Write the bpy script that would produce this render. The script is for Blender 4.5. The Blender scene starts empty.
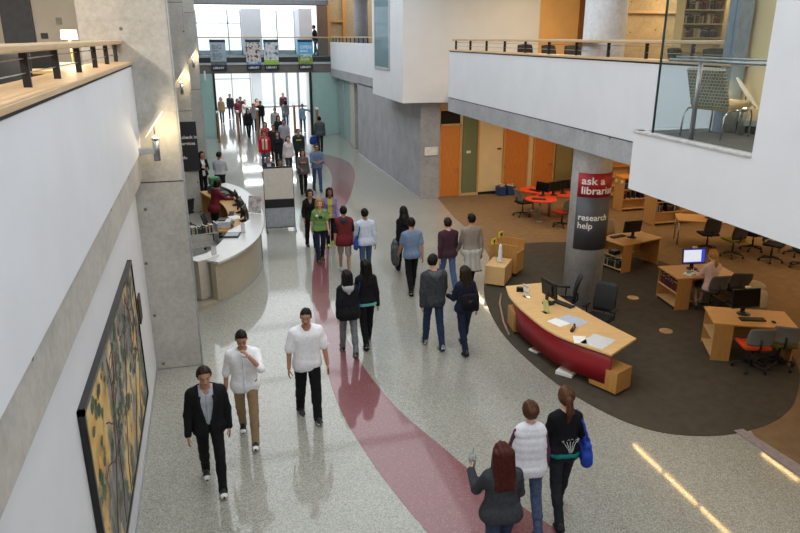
import bpy, bmesh, math, random
import numpy as np
from mathutils import Vector, Matrix
random.seed(7)
SC = bpy.context.scene
COL = SC.collection
PI = math.pi
def R(d): return math.radians(d)
def lin(c):
    c = c / 255.0
    return c / 12.92 if c <= 0.04045 else ((c + 0.055) / 1.055) ** 2.4
def rgb(c): return (lin(c[0]), lin(c[1]), lin(c[2]), 1.0)

# ---------------------------------------------------------------- materials
MATS = {}
def new_mat(name):
    m = bpy.data.materials.new(name); m.use_nodes = True
    return m, m.node_tree, m.node_tree.nodes['Principled BSDF']
def coord(nt, scale=None):
    tc = nt.nodes.new('ShaderNodeTexCoord')
    if scale is None: return tc.outputs['Object']
    mp = nt.nodes.new('ShaderNodeMapping'); mp.inputs['Scale'].default_value = scale
    nt.links.new(tc.outputs['Object'], mp.inputs['Vector'])
    return mp.outputs['Vector']
def noise(nt, vec, scale, detail=3, rough=.55):
    n = nt.nodes.new('ShaderNodeTexNoise'); n.inputs['Scale'].default_value = scale
    n.inputs['Detail'].default_value = detail; n.inputs['Roughness'].default_value = rough
    nt.links.new(vec, n.inputs['Vector'])
    return n.outputs['Fac']
def ramp(nt, fac, stops, interp='LINEAR'):
    r = nt.nodes.new('ShaderNodeValToRGB'); cr = r.color_ramp; cr.interpolation = interp
    while len(cr.elements) > 1: cr.elements.remove(cr.elements[-1])
    for i, (p, c) in enumerate(stops):
        e = cr.elements[0] if i == 0 else cr.elements.new(p)
        e.position = p; e.color = rgb(c)
    nt.links.new(fac, r.inputs['Fac'])
    return r.outputs['Color']
def mixc(nt, fac, a, b, mode='MIX'):
    n = nt.nodes.new('ShaderNodeMix'); n.data_type = 'RGBA'; n.blend_type = mode
    for sock, v in ((n.inputs[0], fac), (n.inputs[6], a), (n.inputs[7], b)):
        if hasattr(v, 'links'): nt.links.new(v, sock)
        else: sock.default_value = v
    return n.outputs[2]
def bump(nt, p, h, strength=.2, dist=.01):
    b = nt.nodes.new('ShaderNodeBump'); b.inputs['Strength'].default_value = strength; b.inputs['Distance'].default_value = dist
    nt.links.new(h, b.inputs['Height']); nt.links.new(b.outputs['Normal'], p.inputs['Normal'])
def shade(c, f): return tuple(max(0, min(255, x * f)) for x in c)
def M(name, c=(128,128,128), rough=.6, metal=0, var=.07, scale=12, bmp=0, spec=.5, em=0):
    """plain surface with a little procedural variation"""
    if name in MATS: return MATS[name]
    m, nt, p = new_mat(name)
    n = noise(nt, coord(nt), scale, 3)
    nt.links.new(ramp(nt, n, [(.3, shade(c, 1 - var)), (.7, shade(c, 1 + var))]), p.inputs['Base Color'])
    p.inputs['Roughness'].default_value = rough; p.inputs['Metallic'].default_value = metal
    p.inputs['Specular IOR Level'].default_value = spec
    if bmp: bump(nt, p, noise(nt, coord(nt), scale * 4, 2), bmp)
    if em:
        p.inputs['Emission Color'].default_value = rgb(c); p.inputs['Emission Strength'].default_value = em
    MATS[name] = m; return m
def wood(name, a, b, axis='X', rough=.45, s=1.0):
    if name in MATS: return MATS[name]
    m, nt, p = new_mat(name)
    sc = {'X': (1.2, 14, 14), 'Y': (14, 1.2, 14), 'Z': (14, 14, 1.2)}[axis]
    n = noise(nt, coord(nt, tuple(v * s for v in sc)), 3.0, 4)
    nt.links.new(ramp(nt, n, [(.3, a), (.7, b)]), p.inputs['Base Color'])
    p.inputs['Roughness'].default_value = rough
    bump(nt, p, n, .05)
    MATS[name] = m; return m
def cloth(name, c, var=.12, rough=.9):
    if name in MATS: return MATS[name]
    m, nt, p = new_mat(name)
    n = noise(nt, coord(nt), 28, 4)
    if max(c) > 130: var *= .35
    nt.links.new(ramp(nt, n, [(.3, shade(c, 1 - var)), (.7, shade(c, 1 + var))]), p.inputs['Base Color'])
    p.inputs['Roughness'].default_value = rough; p.inputs['Specular IOR Level'].default_value = .2
    bump(nt, p, noise(nt, coord(nt), 120, 2), .15, .004)
    MATS[name] = m; return m
def plaid(name, a, b, c):
    m, nt, p = new_mat(name)
    cols = rgb(a)
    out = None
    for ax in ((26, 0, 0), (0, 0, 26)):
        w = nt.nodes.new('ShaderNodeTexWave'); w.inputs['Scale'].default_value = 1.0
        w.bands_direction = 'DIAGONAL'
        nt.links.new(coord(nt, ax), w.inputs['Vector'])
        o = ramp(nt, w.outputs['Fac'], [(.35, b), (.6, a)])
        out = o if out is None else mixc(nt, .5, out, o)
    nt.links.new(out, p.inputs['Base Color']); p.inputs['Roughness'].default_value = .9
    MATS[name] = m; return m
def glass(name, tint=(205,235,235), alpha=.18, rough=.02, blend=.12):
    """thin architectural glass: mostly clear with a tint and a mirror-like sheen"""
    if name in MATS: return MATS[name]
    m, nt, p = new_mat(name)
    nt.nodes.remove(p)
    out = nt.nodes['Material Output']
    tr = nt.nodes.new('ShaderNodeBsdfTransparent'); tr.inputs['Color'].default_value = rgb(tint)
    gl = nt.nodes.new('ShaderNodeBsdfGlossy'); gl.inputs['Roughness'].default_value = rough
    df = nt.nodes.new('ShaderNodeBsdfDiffuse')
    n = noise(nt, coord(nt), 2, 2); nt.links.new(ramp(nt, n, [(.2, shade(tint, .96)), (.8, tint)]), df.inputs['Color'])
    fr = nt.nodes.new('ShaderNodeLayerWeight'); fr.inputs['Blend'].default_value = blend
    m1 = nt.nodes.new('ShaderNodeMixShader'); m1.inputs[0].default_value = alpha
    nt.links.new(tr.outputs[0], m1.inputs[1]); nt.links.new(df.outputs[0], m1.inputs[2])
    m2 = nt.nodes.new('ShaderNodeMixShader')
    nt.links.new(fr.outputs['Fresnel'], m2.inputs[0]); nt.links.new(m1.outputs[0], m2.inputs[1]); nt.links.new(gl.outputs[0], m2.inputs[2])
    nt.links.new(m2.outputs[0], out.inputs['Surface'])
    MATS[name] = m; return m
def glow(name, c, strength):
    if name in MATS: return MATS[name]
    m, nt, p = new_mat(name)
    p.inputs['Base Color'].default_value = rgb(c)
    p.inputs['Emission Color'].default_value = rgb(c); p.inputs['Emission Strength'].default_value = strength
    MATS[name] = m; return m

# ---------------------------------------------------------------- mesh builder
def frame_of(d):
    d = Vector(d).normalized()
    u = d.cross(Vector((0, 0, 1)))
    if u.length < 1e-4: u = Vector((1, 0, 0))
    u.normalize(); return u, u.cross(d).normalized()
class MB:
    def __init__(s): s.v = []; s.f = []; s.mi = []; s.sm = []
    def _add(s, vs, fs, m=0, smooth=False):
        o = len(s.v); s.v += [tuple(x) for x in vs]
        for f in fs: s.f.append(tuple(i + o for i in f)); s.mi.append(m); s.sm.append(smooth)
        return s
    def box(s, p0, p1, m=0):
        x0, y0, z0 = [min(a, b) for a, b in zip(p0, p1)]; x1, y1, z1 = [max(a, b) for a, b in zip(p0, p1)]
        return s._add([(x0,y0,z0),(x1,y0,z0),(x1,y1,z0),(x0,y1,z0),(x0,y0,z1),(x1,y0,z1),(x1,y1,z1),(x0,y1,z1)],
                      [(0,3,2,1),(4,5,6,7),(0,1,5,4),(1,2,6,5),(2,3,7,6),(3,0,4,7)], m)
    def cbox(s, c, size, m=0, rot=None):
        h = [x / 2 for x in size]; vs = []
        for z in (-1, 1):
            for x, y in ((-1,-1),(1,-1),(1,1),(-1,1)):
                v = Vector((x*h[0], y*h[1], z*h[2]))
                if rot is not None: v = rot @ v
                vs.append(v + Vector(c))
        return s._add(vs, [(0,3,2,1),(4,5,6,7),(0,1,5,4),(1,2,6,5),(2,3,7,6),(3,0,4,7)], m)
    def prism(s, poly, z0, z1, m=0, mtop=None, smooth=False):
        a = sum(poly[i][0]*poly[(i+1)%len(poly)][1] - poly[(i+1)%len(poly)][0]*poly[i][1] for i in range(len(poly)))
        if a < 0: poly = poly[::-1]
        n = len(poly)
        vs = [(x, y, z0) for x, y in poly] + [(x, y, z1) for x, y in poly]
        s._add(vs, [tuple(range(n-1, -1, -1))], m)
        o = len(s.v) - 2*n
        s.f.append(tuple(o + n + i for i in range(n))); s.mi.append(m if mtop is None else mtop); s.sm.append(False)
        for i in range(n):
            j = (i+1) % n; s.f.append((o+i, o+j, o+n+j, o+n+i)); s.mi.append(m); s.sm.append(smooth)
        return s
    def cyl(s, p0, p1, r0, r1=None, n=16, m=0, smooth=True):
        r1 = r0 if r1 is None else r1
        p0, p1 = Vector(p0), Vector(p1); u, w = frame_of(p1 - p0)
        vs = []
        for p, r in ((p0, r0), (p1, r1)):
            for i in range(n):
                a = 2*PI*i/n; vs.append(p + u*(r*math.cos(a)) + w*(r*math.sin(a)))
        s._add(vs, [(i, (i+1)%n, n+(i+1)%n, n+i) for i in range(n)], m, smooth)
        o = len(s.v) - 2*n
        s.f.append(tuple(o+i for i in range(n-1,-1,-1))); s.mi.append(m); s.sm.append(False)
        s.f.append(tuple(o+n+i for i in range(n))); s.mi.append(m); s.sm.append(False)
        return s
    def tube(s, pts, r, n=8, m=0, closed=False):
        pts = [Vector(p) for p in pts]; k = len(pts); rs = r if isinstance(r, (list, tuple)) else [r]*k
        vs = []; up = None
        for i, p in enumerate(pts):
            d = (pts[min(i+1,k-1)] - pts[max(i-1,0)])
            if up is None: u, w = frame_of(d)
            else:
                d.normalize(); u = up - d*up.dot(d)
                if u.length < 1e-5: u, _ = frame_of(d)
                u.normalize(); w = u.cross(d)
            up = u
            for j in range(n):
                a = 2*PI*j/n; vs.append(p + u*(rs[i]*math.cos(a)) + w*(rs[i]*math.sin(a)))
        fs = [(i*n+j, i*n+(j+1)%n, (i+1)*n+(j+1)%n, (i+1)*n+j) for i in range(k-1) for j in range(n)]
        fs += [tuple(range(n-1,-1,-1)), tuple((k-1)*n+j for j in range(n))]
        return s._add(vs, fs, m, True)
    def lathe(s, prof, c=(0,0,0), n=24, m=0, smooth=True):
        vs = []
        for r, z in prof:
            for j in range(n):
                a = 2*PI*j/n; vs.append((c[0]+r*math.cos(a), c[1]+r*math.sin(a), c[2]+z))
        k = len(prof)
        fs = [(i*n+j, i*n+(j+1)%n, (i+1)*n+(j+1)%n, (i+1)*n+j) for i in range(k-1) for j in range(n)]
        fs += [tuple(range(n-1,-1,-1)), tuple((k-1)*n+j for j in range(n))]
        return s._add(vs, fs, m, smooth)
    def ball(s, c, r, n=12, m=0, rot=None):
        r = r if isinstance(r, (list, tuple)) else (r, r, r); k = n // 2; vs = []
        for i in range(k+1):
            t = PI*i/k
            for j in range(n):
                a = 2*PI*j/n
                v = Vector((r[0]*math.sin(t)*math.cos(a), r[1]*math.sin(t)*math.sin(a), -r[2]*math.cos(t)))
                if rot is not None: v = rot @ v
                vs.append(v + Vector(c))
        return s._add(vs, [(i*n+j, i*n+(j+1)%n, (i+1)*n+(j+1)%n, (i+1)*n+j) for i in range(k) for j in range(n)], m, True)
    def sheet(s, rows, th=0.0, m=0, smooth=True):
        """grid of points given as rows; th = thickness along the face normals"""
        a = len(rows); b = len(rows[0]); P = [[Vector(p) for p in r] for r in rows]
        if th <= 0:
            return s._add([p for r in P for p in r], [(i*b+j, i*b+j+1, (i+1)*b+j+1, (i+1)*b+j) for i in range(a-1) for j in range(b-1)], m, smooth)
        top, bot = [], []
        for i in range(a):
            for j in range(b):
                du = P[min(i+1,a-1)][j] - P[max(i-1,0)][j]; dv = P[i][min(j+1,b-1)] - P[i][max(j-1,0)]
                nn = dv.cross(du)
                nn = nn.normalized() if nn.length > 1e-9 else Vector((0,0,1))
                top.append(P[i][j] + nn*(th/2)); bot.append(P[i][j] - nn*(th/2))
        N = a*b; fs = []
        for i in range(a-1):
            for j in range(b-1):
                q = (i*b+j, (i+1)*b+j, (i+1)*b+j+1, i*b+j+1)
                fs.append(q); fs.append(tuple(N+x for x in q[::-1]))
        ring = [j for j in range(b)] + [i*b+b-1 for i in range(1,a)] + [(a-1)*b+j for j in range(b-2,-1,-1)] + [i*b for i in range(a-2,0,-1)]
        for x, y in zip(ring, ring[1:]+ring[:1]): fs.append((x, y, N+y, N+x))
        return s._add(top+bot, fs, m, smooth)
    def build(s, name, mats, parent=None, bevel=0, loc=None, rz=0):
        me = bpy.data.meshes.new(name); me.from_pydata(s.v, [], s.f)
        for m in (mats if isinstance(mats, (list, tuple)) else [mats]): me.materials.append(m)
        me.polygons.foreach_set('material_index', s.mi); me.polygons.foreach_set('use_smooth', s.sm)
        me.update()
        o = bpy.data.objects.new(name, me); COL.objects.link(o)
        if parent: o.parent = parent
        if loc: o.location = loc
        if rz: o.rotation_euler = (0, 0, rz)
        if bevel:
            b = o.modifiers.new('bevel', 'BEVEL'); b.width = bevel; b.segments = 2; b.limit_method = 'ANGLE'
        return o
def tag(o, label, cat, group=None):
    o['label'] = label; o['category'] = cat
    if group: o['group'] = group
    return o
def thing(name, label, cat, loc=(0,0,0), rz=0, group=None):
    o = bpy.data.objects.new(name, None); o.empty_display_size = .1; COL.objects.link(o)
    o.location = loc; o.rotation_euler = (0, 0, rz)
    return tag(o, label, cat, group)
def struct(o):
    o['kind'] = 'structure'; return o
def dup(root, loc, rz=None, label=None, group=None):
    r = root.copy(); COL.objects.link(r); r.location = loc
    if rz is not None: r.rotation_euler = (0, 0, rz)
    if label: r['label'] = label
    if group: r['group'] = group
    for ch in list(root.children):
        c = ch.copy(); COL.objects.link(c); c.parent = r
        for g in list(ch.children):
            d = g.copy(); COL.objects.link(d); d.parent = c
    return r
_tmp = []
def text_mesh(body, size, extrude=.004, bold=0.0, align='LEFT'):
    cu = bpy.data.curves.new('t', 'FONT'); cu.body = body; cu.size = size; cu.extrude = extrude; cu.offset = bold
    cu.align_x = align; cu.resolution_u = 3
    o = bpy.data.objects.new('t', cu); COL.objects.link(o)
    dg = bpy.context.evaluated_depsgraph_get(); dg.update()
    me = bpy.data.meshes.new_from_object(o.evaluated_get(dg))
    bpy.data.objects.remove(o); bpy.data.curves.remove(cu)
    return me
def lettering(body, size, m, parent, mtx, bold=0.0, align='LEFT', sx=1.0, name='lettering', warp=None):
    me = text_mesh(body, size, .003, bold, align)
    n = len(me.vertices); co = np.empty(n*3, 'f'); me.vertices.foreach_get('co', co); co = co.reshape(-1, 3)
    co[:, 0] *= sx
    if warp: co = np.array([warp(*p) for p in co], 'f')
    else:
        Mx = np.array(mtx); co = co @ Mx[:3, :3].T + Mx[:3, 3]
    me.vertices.foreach_set('co', co.astype('f').ravel()); me.update()
    me.materials.clear(); me.materials.append(m)
    o = bpy.data.objects.new(name, me); COL.objects.link(o)
    if parent: o.parent = parent
    return o
def basis(o, x, y):
    x = Vector(x).normalized(); y = Vector(y).normalized(); z = x.cross(y)
    return Matrix(((x.x, y.x, z.x, o[0]), (x.y, y.y, z.y, o[1]), (x.z, y.z, z.z, o[2]), (0, 0, 0, 1)))
def spline(pts, n=8, closed=False):
    P = [Vector((p[0], p[1])) for p in pts]; k = len(P); out = []
    for i in range(k if closed else k-1):
        if closed: a, b, c, d = P[(i-1)%k], P[i], P[(i+1)%k], P[(i+2)%k]
        else: a, b, c, d = P[max(i-1,0)], P[i], P[i+1], P[min(i+2,k-1)]
        for t in np.linspace(0, 1, n, endpoint=False):
            v = .5*((2*b) + (c-a)*t + (2*a-5*b+4*c-d)*t*t + (3*b-a-3*c+d)*t**3)
            out.append((v.x, v.y))
    if not closed: out.append(tuple(P[-1]))
    return out
# ---------------------------------------------------------------- figures: smooth implicit surfaces meshed on a grid
EDGES = [(a, b) for a in range(8) for b in range(a+1, 8) if bin(a ^ b).count('1') == 1]
OFF = np.array([[(c >> 2) & 1, (c >> 1) & 1, c & 1] for c in range(8)])
class Sdf:
    def __init__(s, lo, hi, c, fine=None, f=None):
        ax = []
        for i in range(3):
            if fine is None: a = np.arange(lo[i], hi[i] + c, c)
            else:
                p = np.arange(lo[i], fine[0][i], c) if fine[0][i] > lo[i] else np.array([])
                q = np.arange(fine[0][i], fine[1][i], f); r = np.arange(fine[1][i], hi[i] + c, c)
                a = np.concatenate([p, q, r]); a = a[np.concatenate([[True], np.diff(a) > f*.4])]
            ax.append(a)
        s.ax = ax; s.F = np.full([len(a) for a in ax], 1.0, 'f')
    def _reg(s, lo, hi):
        sl = tuple(slice(max(0, np.searchsorted(a, l)), max(1, np.searchsorted(a, h))) for a, l, h in zip(s.ax, lo, hi))
        g = [s.ax[0][sl[0]][:, None, None], s.ax[1][sl[1]][None, :, None], s.ax[2][sl[2]][None, None, :]]
        return sl, g
    def _un(s, sl, d, k):
        F = s.F[sl]
        if k <= 0: s.F[sl] = np.minimum(F, d); return
        hh = np.maximum(k - np.abs(F - d), 0) / k
        s.F[sl] = np.minimum(F, d) - hh*hh*k*.25
    def seg(s, a, b, ra, rb=None, k=.03):
        rb = ra if rb is None else rb
        a = np.array(a, float); b = np.array(b, float); m = max(ra, rb) + .07
        sl, (X, Y, Z) = s._reg(np.minimum(a, b) - m, np.maximum(a, b) + m)
        if 0 in s.F[sl].shape: return s
        d = b - a; L = max(d @ d, 1e-9)
        t = np.clip(((X-a[0])*d[0] + (Y-a[1])*d[1] + (Z-a[2])*d[2]) / L, 0, 1)
        D = np.sqrt((X-a[0]-t*d[0])**2 + (Y-a[1]-t*d[1])**2 + (Z-a[2]-t*d[2])**2) - (ra + (rb-ra)*t)
        s._un(sl, D.astype('f'), k); return s
    def ell(s, c, r, rot=None, k=.02, sub=False):
        c = np.array(c, float); r = np.array(r, float); m = r.max() + .05
        sl, (X, Y, Z) = s._reg(c - m, c + m)
        if 0 in s.F[sl].shape: return s
        P = [X - c[0], Y - c[1], Z - c[2]]
        if rot is not None: P = [rot[0][i]*P[0] + rot[1][i]*P[1] + rot[2][i]*P[2] for i in range(3)]
        k0 = np.sqrt((P[0]/r[0])**2 + (P[1]/r[1])**2 + (P[2]/r[2])**2)
        k1 = np.sqrt((P[0]/r[0]**2)**2 + (P[1]/r[1]**2)**2 + (P[2]/r[2]**2)**2) + 1e-9
        D = (k0*(k0-1)/k1).astype('f')
        if sub:
            F = s.F[sl]; hh = np.maximum(k - np.abs(F + D), 0)/k
            s.F[sl] = np.maximum(F, -D) + hh*hh*k*.25
        else: s._un(sl, D, k)
        return s
    def xyz(s): return s.ax[0][:, None, None], s.ax[1][None, :, None], s.ax[2][None, None, :]
    def cut(s, fn): s.F = np.maximum(s.F, np.asarray(fn(*s.xyz()), 'f')); return s
    def disp(s, fn): s.F = (s.F + fn(*s.xyz())).astype('f'); return s
    def mesh(s):
        F = s.F; F[0], F[-1], F[:, 0], F[:, -1], F[:, :, 0], F[:, :, -1] = 1, 1, 1, 1, 1, 1
        S = F < 0; n = [d - 1 for d in F.shape]
        cnt = np.zeros(n, 'i1')
        for o in OFF: cnt += S[o[0]:o[0]+n[0], o[1]:o[1]+n[1], o[2]:o[2]+n[2]]
        act = (cnt > 0) & (cnt < 8); ijk = np.argwhere(act)
        if len(ijk) == 0: return np.zeros((0, 3)), np.zeros((0, 4), int)
        idx = np.full(n, -1, 'i4'); idx[act] = np.arange(len(ijk))
        V = np.stack([F[ijk[:,0]+o[0], ijk[:,1]+o[1], ijk[:,2]+o[2]] for o in OFF])
        pos = np.zeros((len(ijk), 3)); num = np.zeros(len(ijk))
        for a, b in EDGES:
            mk = (V[a] < 0) != (V[b] < 0); va, vb = V[a][mk], V[b][mk]; t = va/(va - vb)
            pos[mk] += OFF[a] + t[:, None]*(OFF[b] - OFF[a]); num[mk] += 1
        pos = ijk + pos/num[:, None]
        co = np.stack([np.interp(pos[:, i], np.arange(len(s.ax[i])), s.ax[i]) for i in range(3)], 1)
        Q = []
        for axis in range(3):
            A = np.moveaxis(S, axis, 0); d = A[:-1] != A[1:]
            e = np.argwhere(d)
            if axis == 0: E = e
            elif axis == 1: E = e[:, [1, 0, 2]]
            else: E = e[:, [1, 2, 0]]
            ok = np.ones(len(E), bool)
            for q in range(3):
                if q != axis: ok &= (E[:, q] >= 1) & (E[:, q] < F.shape[q]-1)
            E = E[ok]; ins = S[E[:,0], E[:,1], E[:,2]]
            u, w = [((1,2)), ((2,0)), ((0,1))][axis]
            def cell(du, dw):
                c = E.copy(); c[:, u] += du; c[:, w] += dw
                return idx[c[:,0], c[:,1], c[:,2]]
            q = np.stack([cell(-1,-1), cell(0,-1), cell(0,0), cell(-1,0)], 1)
            q[~ins] = q[~ins][:, ::-1]; Q.append(q)
        return co, np.concatenate(Q)
def np_obj(name, co, quads, mats, parent, mi=None, extra=None):
    """quads from the grid plus an optional MB of extra faces, as ONE mesh object"""
    me = bpy.data.meshes.new(name)
    nv, nf = len(co), len(quads)
    lv, ls = quads.ravel(), np.full(nf, 4)
    m_all = np.zeros(nf, 'i4') if mi is None else mi
    if extra is not None and extra.v:
        ev = np.array(extra.v); co = np.concatenate([co, ev])
        lv = np.concatenate([lv, np.array([i + nv for f in extra.f for i in f])])
        ls = np.concatenate([ls, [len(f) for f in extra.f]]); m_all = np.concatenate([m_all, extra.mi])
    me.vertices.add(len(co)); me.vertices.foreach_set('co', co.astype('f').ravel())
    me.loops.add(len(lv)); me.loops.foreach_set('vertex_index', lv.astype('i4'))
    me.polygons.add(len(ls)); me.polygons.foreach_set('loop_start', np.concatenate([[0], np.cumsum(ls)[:-1]]).astype('i4'))
    me.polygons.foreach_set('material_index', m_all.astype('i4'))
    me.polygons.foreach_set('use_smooth', np.ones(len(ls), bool))
    for m in mats: me.materials.append(m)
    me.update(calc_edges=True); me.validate()
    o = bpy.data.objects.new(name, me); COL.objects.link(o); o.parent = parent
    return o
def hand_mesh(mb, o, d, inn, k=1.0, curl=.35, side=1):
    """palm, four unequal bent fingers and a thumb; d along the hand, inn = where the palm faces"""
    d = Vector(d).normalized(); inn = Vector(inn); inn = (inn - d*inn.dot(d)).normalized()
    t = d.cross(inn)*side                       # towards the thumb
    o = Vector(o); n = 8; st = [(-.02,.022,.019),(.012,.028,.016),(.045,.039,.014),(.075,.042,.0125),(.094,.038,.0105)]
    vs = []
    for a, w, th in st:
        for j in range(n):
            q = 2*PI*j/n; vs.append(o + d*(a*k) + t*(w*k*math.cos(q)) + inn*(th*k*math.sin(q)))
    m = len(st)
    mb._add(vs, [(i*n+j, i*n+(j+1)%n, (i+1)*n+(j+1)%n, (i+1)*n+j) for i in range(m-1) for j in range(n)] + [tuple(range(n-1,-1,-1)), tuple((m-1)*n+j for j in range(n))], 0, True)
    for off, L, w in ((.031,.072,.0088),(.0105,.08,.0092),(-.0105,.074,.0088),(-.031,.058,.0078)):
        p = o + d*(.082*k) + t*(off*k); pts = [p]; a = curl*.35
        for seg in (.42, .32, .26):
            dd = d*math.cos(a) + inn*math.sin(a) + t*(off*1.3); pts.append(pts[-1] + dd.normalized()*(L*seg*k)); a += curl
        mb.tube(pts, [w*k, w*.97*k, w*.88*k, w*.6*k], 6)
    p = o + d*(.02*k) + t*(.024*k); dd = (d*.62 + t*.62 + inn*.42).normalized(); pts = [p]
    for L, q in ((.038, 0), (.03, .25), (.026, .45)):
        e = (dd*(1-q) + d*q + inn*q*.4).normalized(); pts.append(pts[-1] + e*(L*k))
    mb.tube(pts, [.014*k, .0115*k, .010*k, .007*k], 6)
def rotm(yaw, pitch):
    """columns = local axes of the head; yaw to the figure's left is positive, pitch down is positive"""
    a, b = R(yaw), R(-pitch)
    Z = np.array([[math.cos(a), -math.sin(a), 0], [math.sin(a), math.cos(a), 0], [0, 0, 1]])
    X = np.array([[1, 0, 0], [0, math.cos(b), -math.sin(b)], [0, math.sin(b), math.cos(b)]])
    return Z @ X
SKIN = {'light': (206,160,136), 'fair': (216,172,150), 'tan': (176,128,102), 'brown': (138,96,74), 'dark': (100,64,46)}
HAIR = {'black': (20,17,16), 'dark': (38,26,20), 'brown': (74,46,30), 'blond': (168,122,66), 'red': (66,26,20), 'grey': (110,106,102)}
WALK_ARM = {'L': (0, 9, 14, 0), 'R': (0, 9, 14, 0)}
def person(label, x, y, rz, h=1.74, sex='m', skin='tan', hair=('short', 'black'), tops=(), legs=None, shoe=((30,30,32), (30,30,32)),
           stride=('R', 1.0), arms=None, head=(0, 4), lean=3, build=1.0, lod=0, z=0, sit=False, hood=None, group='people walking through the hall', face=True, curl=(.35, .35), base=None):
    k = h/1.75; P = lambda *v: np.array(v, float)*k
    root = thing('person', label, 'person', (x, y, z), R(rz), group)
    c = (.0105, .014, .02)[lod]*k; f = (.0062, .0085, .013)[lod]*k
    fem = sex == 'f'
    # ---- joints
    lead, amp = stride
    fl = {}
    for sd in 'LR':
        if sit: fl[sd] = (82, 80 if sd == lead else 96, 0)
        elif amp == 0: fl[sd] = (1, 2, 0)
        elif sd == lead: fl[sd] = (21*amp, 5*amp, -7*amp)
        else: fl[sd] = (-15*amp, 20*amp, 28*amp)
    J = {}; low = 9
    for sd, sg in (('L', -1), ('R', 1)):
        a, b, ph = fl[sd]
        hip = P(sg*.088, 0, .93); th = np.array([sg*(.02 if not sit else .06), math.sin(R(a)), -math.cos(R(a))])
        kn = hip + th*.43*k; sh = np.array([-sg*.01, math.sin(R(a-b)), -math.cos(R(a-b))]); an = kn + sh*.425*k
        J['hip'+sd], J['kn'+sd], J['an'+sd], J['ph'+sd] = hip, kn, an, ph
        s_, c_ = math.sin(R(ph)), math.cos(R(ph))
        low = min(low, an[2] + k*min(-.17*s_ - .08*c_, .07*s_ - .08*c_))
    dz = np.array([0, 0, -low])
    for q in J:
        if q[:2] != 'ph': J[q] = J[q] + dz
    pz = .93*k - low
    lt = math.tan(R(lean))
    def T(xx, yy, zz): return np.array([xx*k*(build if zz < 1.4 else 1), yy*k + lt*(zz-.93)*k, zz*k + dz[2]])
    bt = build
    if fem: tor = [(.082,.93,.100),(.055,1.06,.082),(.050,1.15,.078),(.064,1.28,.085),(.078,1.36,.066)]; sw = .150
    else: tor = [(.080,.94,.098),(.072,1.06,.090),(.076,1.18,.094),(.092,1.30,.098),(.108,1.365,.074)]; sw = .180
    hc = T(0, .035, 1.632); Rh = rotm(*head); HL = lambda *v: hc + Rh @ (np.array(v, float)*k)
    ar = dict(WALK_ARM)
    if not sit and amp: ar['L'] = (20*amp if lead == 'R' else -20*amp, 9, 16 if lead == 'R' else 8, 0); ar['R'] = (20*amp if lead == 'L' else -20*amp, 9, 16 if lead == 'L' else 8, 0)
    if arms: ar.update(arms)
    ra = (.050, .039, .027) if not fem else (.042, .033, .0235)
    for sd, sg in (('L', -1), ('R', 1)):
        pt, ab, fx, inw = ar[sd]
        s0 = T(sg*sw, -.01, 1.382)
        u = np.array([sg*math.sin(R(ab)), math.sin(R(pt))*math.cos(R(ab)), -math.cos(R(pt))*math.cos(R(ab))])
        a2 = ab*.35 - inw; w = np.array([sg*math.sin(R(a2)), math.sin(R(pt+fx))*math.cos(R(a2)), -math.cos(R(pt+fx))*math.cos(R(a2))])
        J['sh'+sd] = s0; J['el'+sd] = s0 + u*.285*k; J['wr'+sd] = J['el'+sd] + w*.25*k; J['fd'+sd] = w
    allp = np.array([J[q] for q in J if q[:2] not in ('ph', 'fd')] + [hc])
    lo, hi = allp.min(0) - .17, allp.max(0) + .17; hi[2] = hc[2] + .17*k; lo[2] = min(lo[2], -.03)
    fine = (hc - np.array([.11, .13, .14])*k, hc + np.array([.11, .14, .14])*k)
    def torso(S, infl, shoulders=True, low_z=0.0):
        for xx, zz, r in tor:
            if zz >= low_z: S.seg(T(-xx, 0, zz), T(xx, 0, zz), r*k*bt + infl, k=.06)
        S.seg(T(-.080, -.045, .92), T(.080, -.045, .92), .080*k*bt + infl, k=.05) if low_z < .93 else None
        if fem:
            for sg in (-1, 1): S.seg(T(sg*.07, .07, 1.265), T(sg*.07, .06, 1.27), .052*k + infl*.8, k=.05)
        if shoulders:
            S.seg(T(-sw+.03, -.012, 1.385), T(sw-.03, -.012, 1.385), .048*k + infl*.8, k=.06)
            S.seg(T(-.055, -.022, 1.442), T(.055, -.022, 1.442), .034*k + infl*.8, k=.07)
    # ---- body
    S = Sdf(lo, hi, c, fine, f)
    torso(S, 0)
    for sd in 'LR':
        S.seg(J['sh'+sd], J['el'+sd], ra[0]*k, ra[1]*k, .035); S.seg(J['el'+sd], J['wr'+sd], ra[1]*k, ra[2]*k, .02)
        mid = J['kn'+sd]*.65 + J['an'+sd]*.35 + P(0, -.012, 0)
        S.seg(J['hip'+sd], J['kn'+sd], .078*k*bt, .05*k, .03); S.seg(J['kn'+sd], mid, .046*k, .048*k, .02); S.seg(mid, J['an'+sd], .048*k, .032*k, .02)
        S.seg(J['an'+sd], J['an'+sd] + P(0, .07, -.05), .030*k, .022*k, .02)
    S.seg(T(0, -.012, 1.43), HL(0, -.015, -.06), .056*k*(1 if not fem else .86), .05*k*(1 if not fem else .86), .035)
    S.ell(HL(0, -.012, .03), P(.076, .097, .088), Rh, .01); S.ell(HL(0, .02, -.042), P(.058, .066, .074), Rh, .035)
    S.seg(HL(-.012, .058, -.092), HL(.012, .058, -.092), .021*k, k=.03)
    S.seg(HL(-.034, .073, .032), HL(.034, .073, .032), .011*k, k=.02)
    for sg in (-1, 1):
        S.ell(HL(sg*.031, .092, .010), P(.015, .012, .010), Rh, .012, True)
        S.ell(HL(sg*.077, -.008, -.006), P(.010, .021, .031), Rh, .008)
        S.seg(HL(sg*.04, .062, -.022), HL(sg*.044, .06, -.03), .015*k, k=.03)
    S.seg(HL(0, .082, .014), HL(0, .101, -.026), .0085*k, .0135*k, .012)
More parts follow.
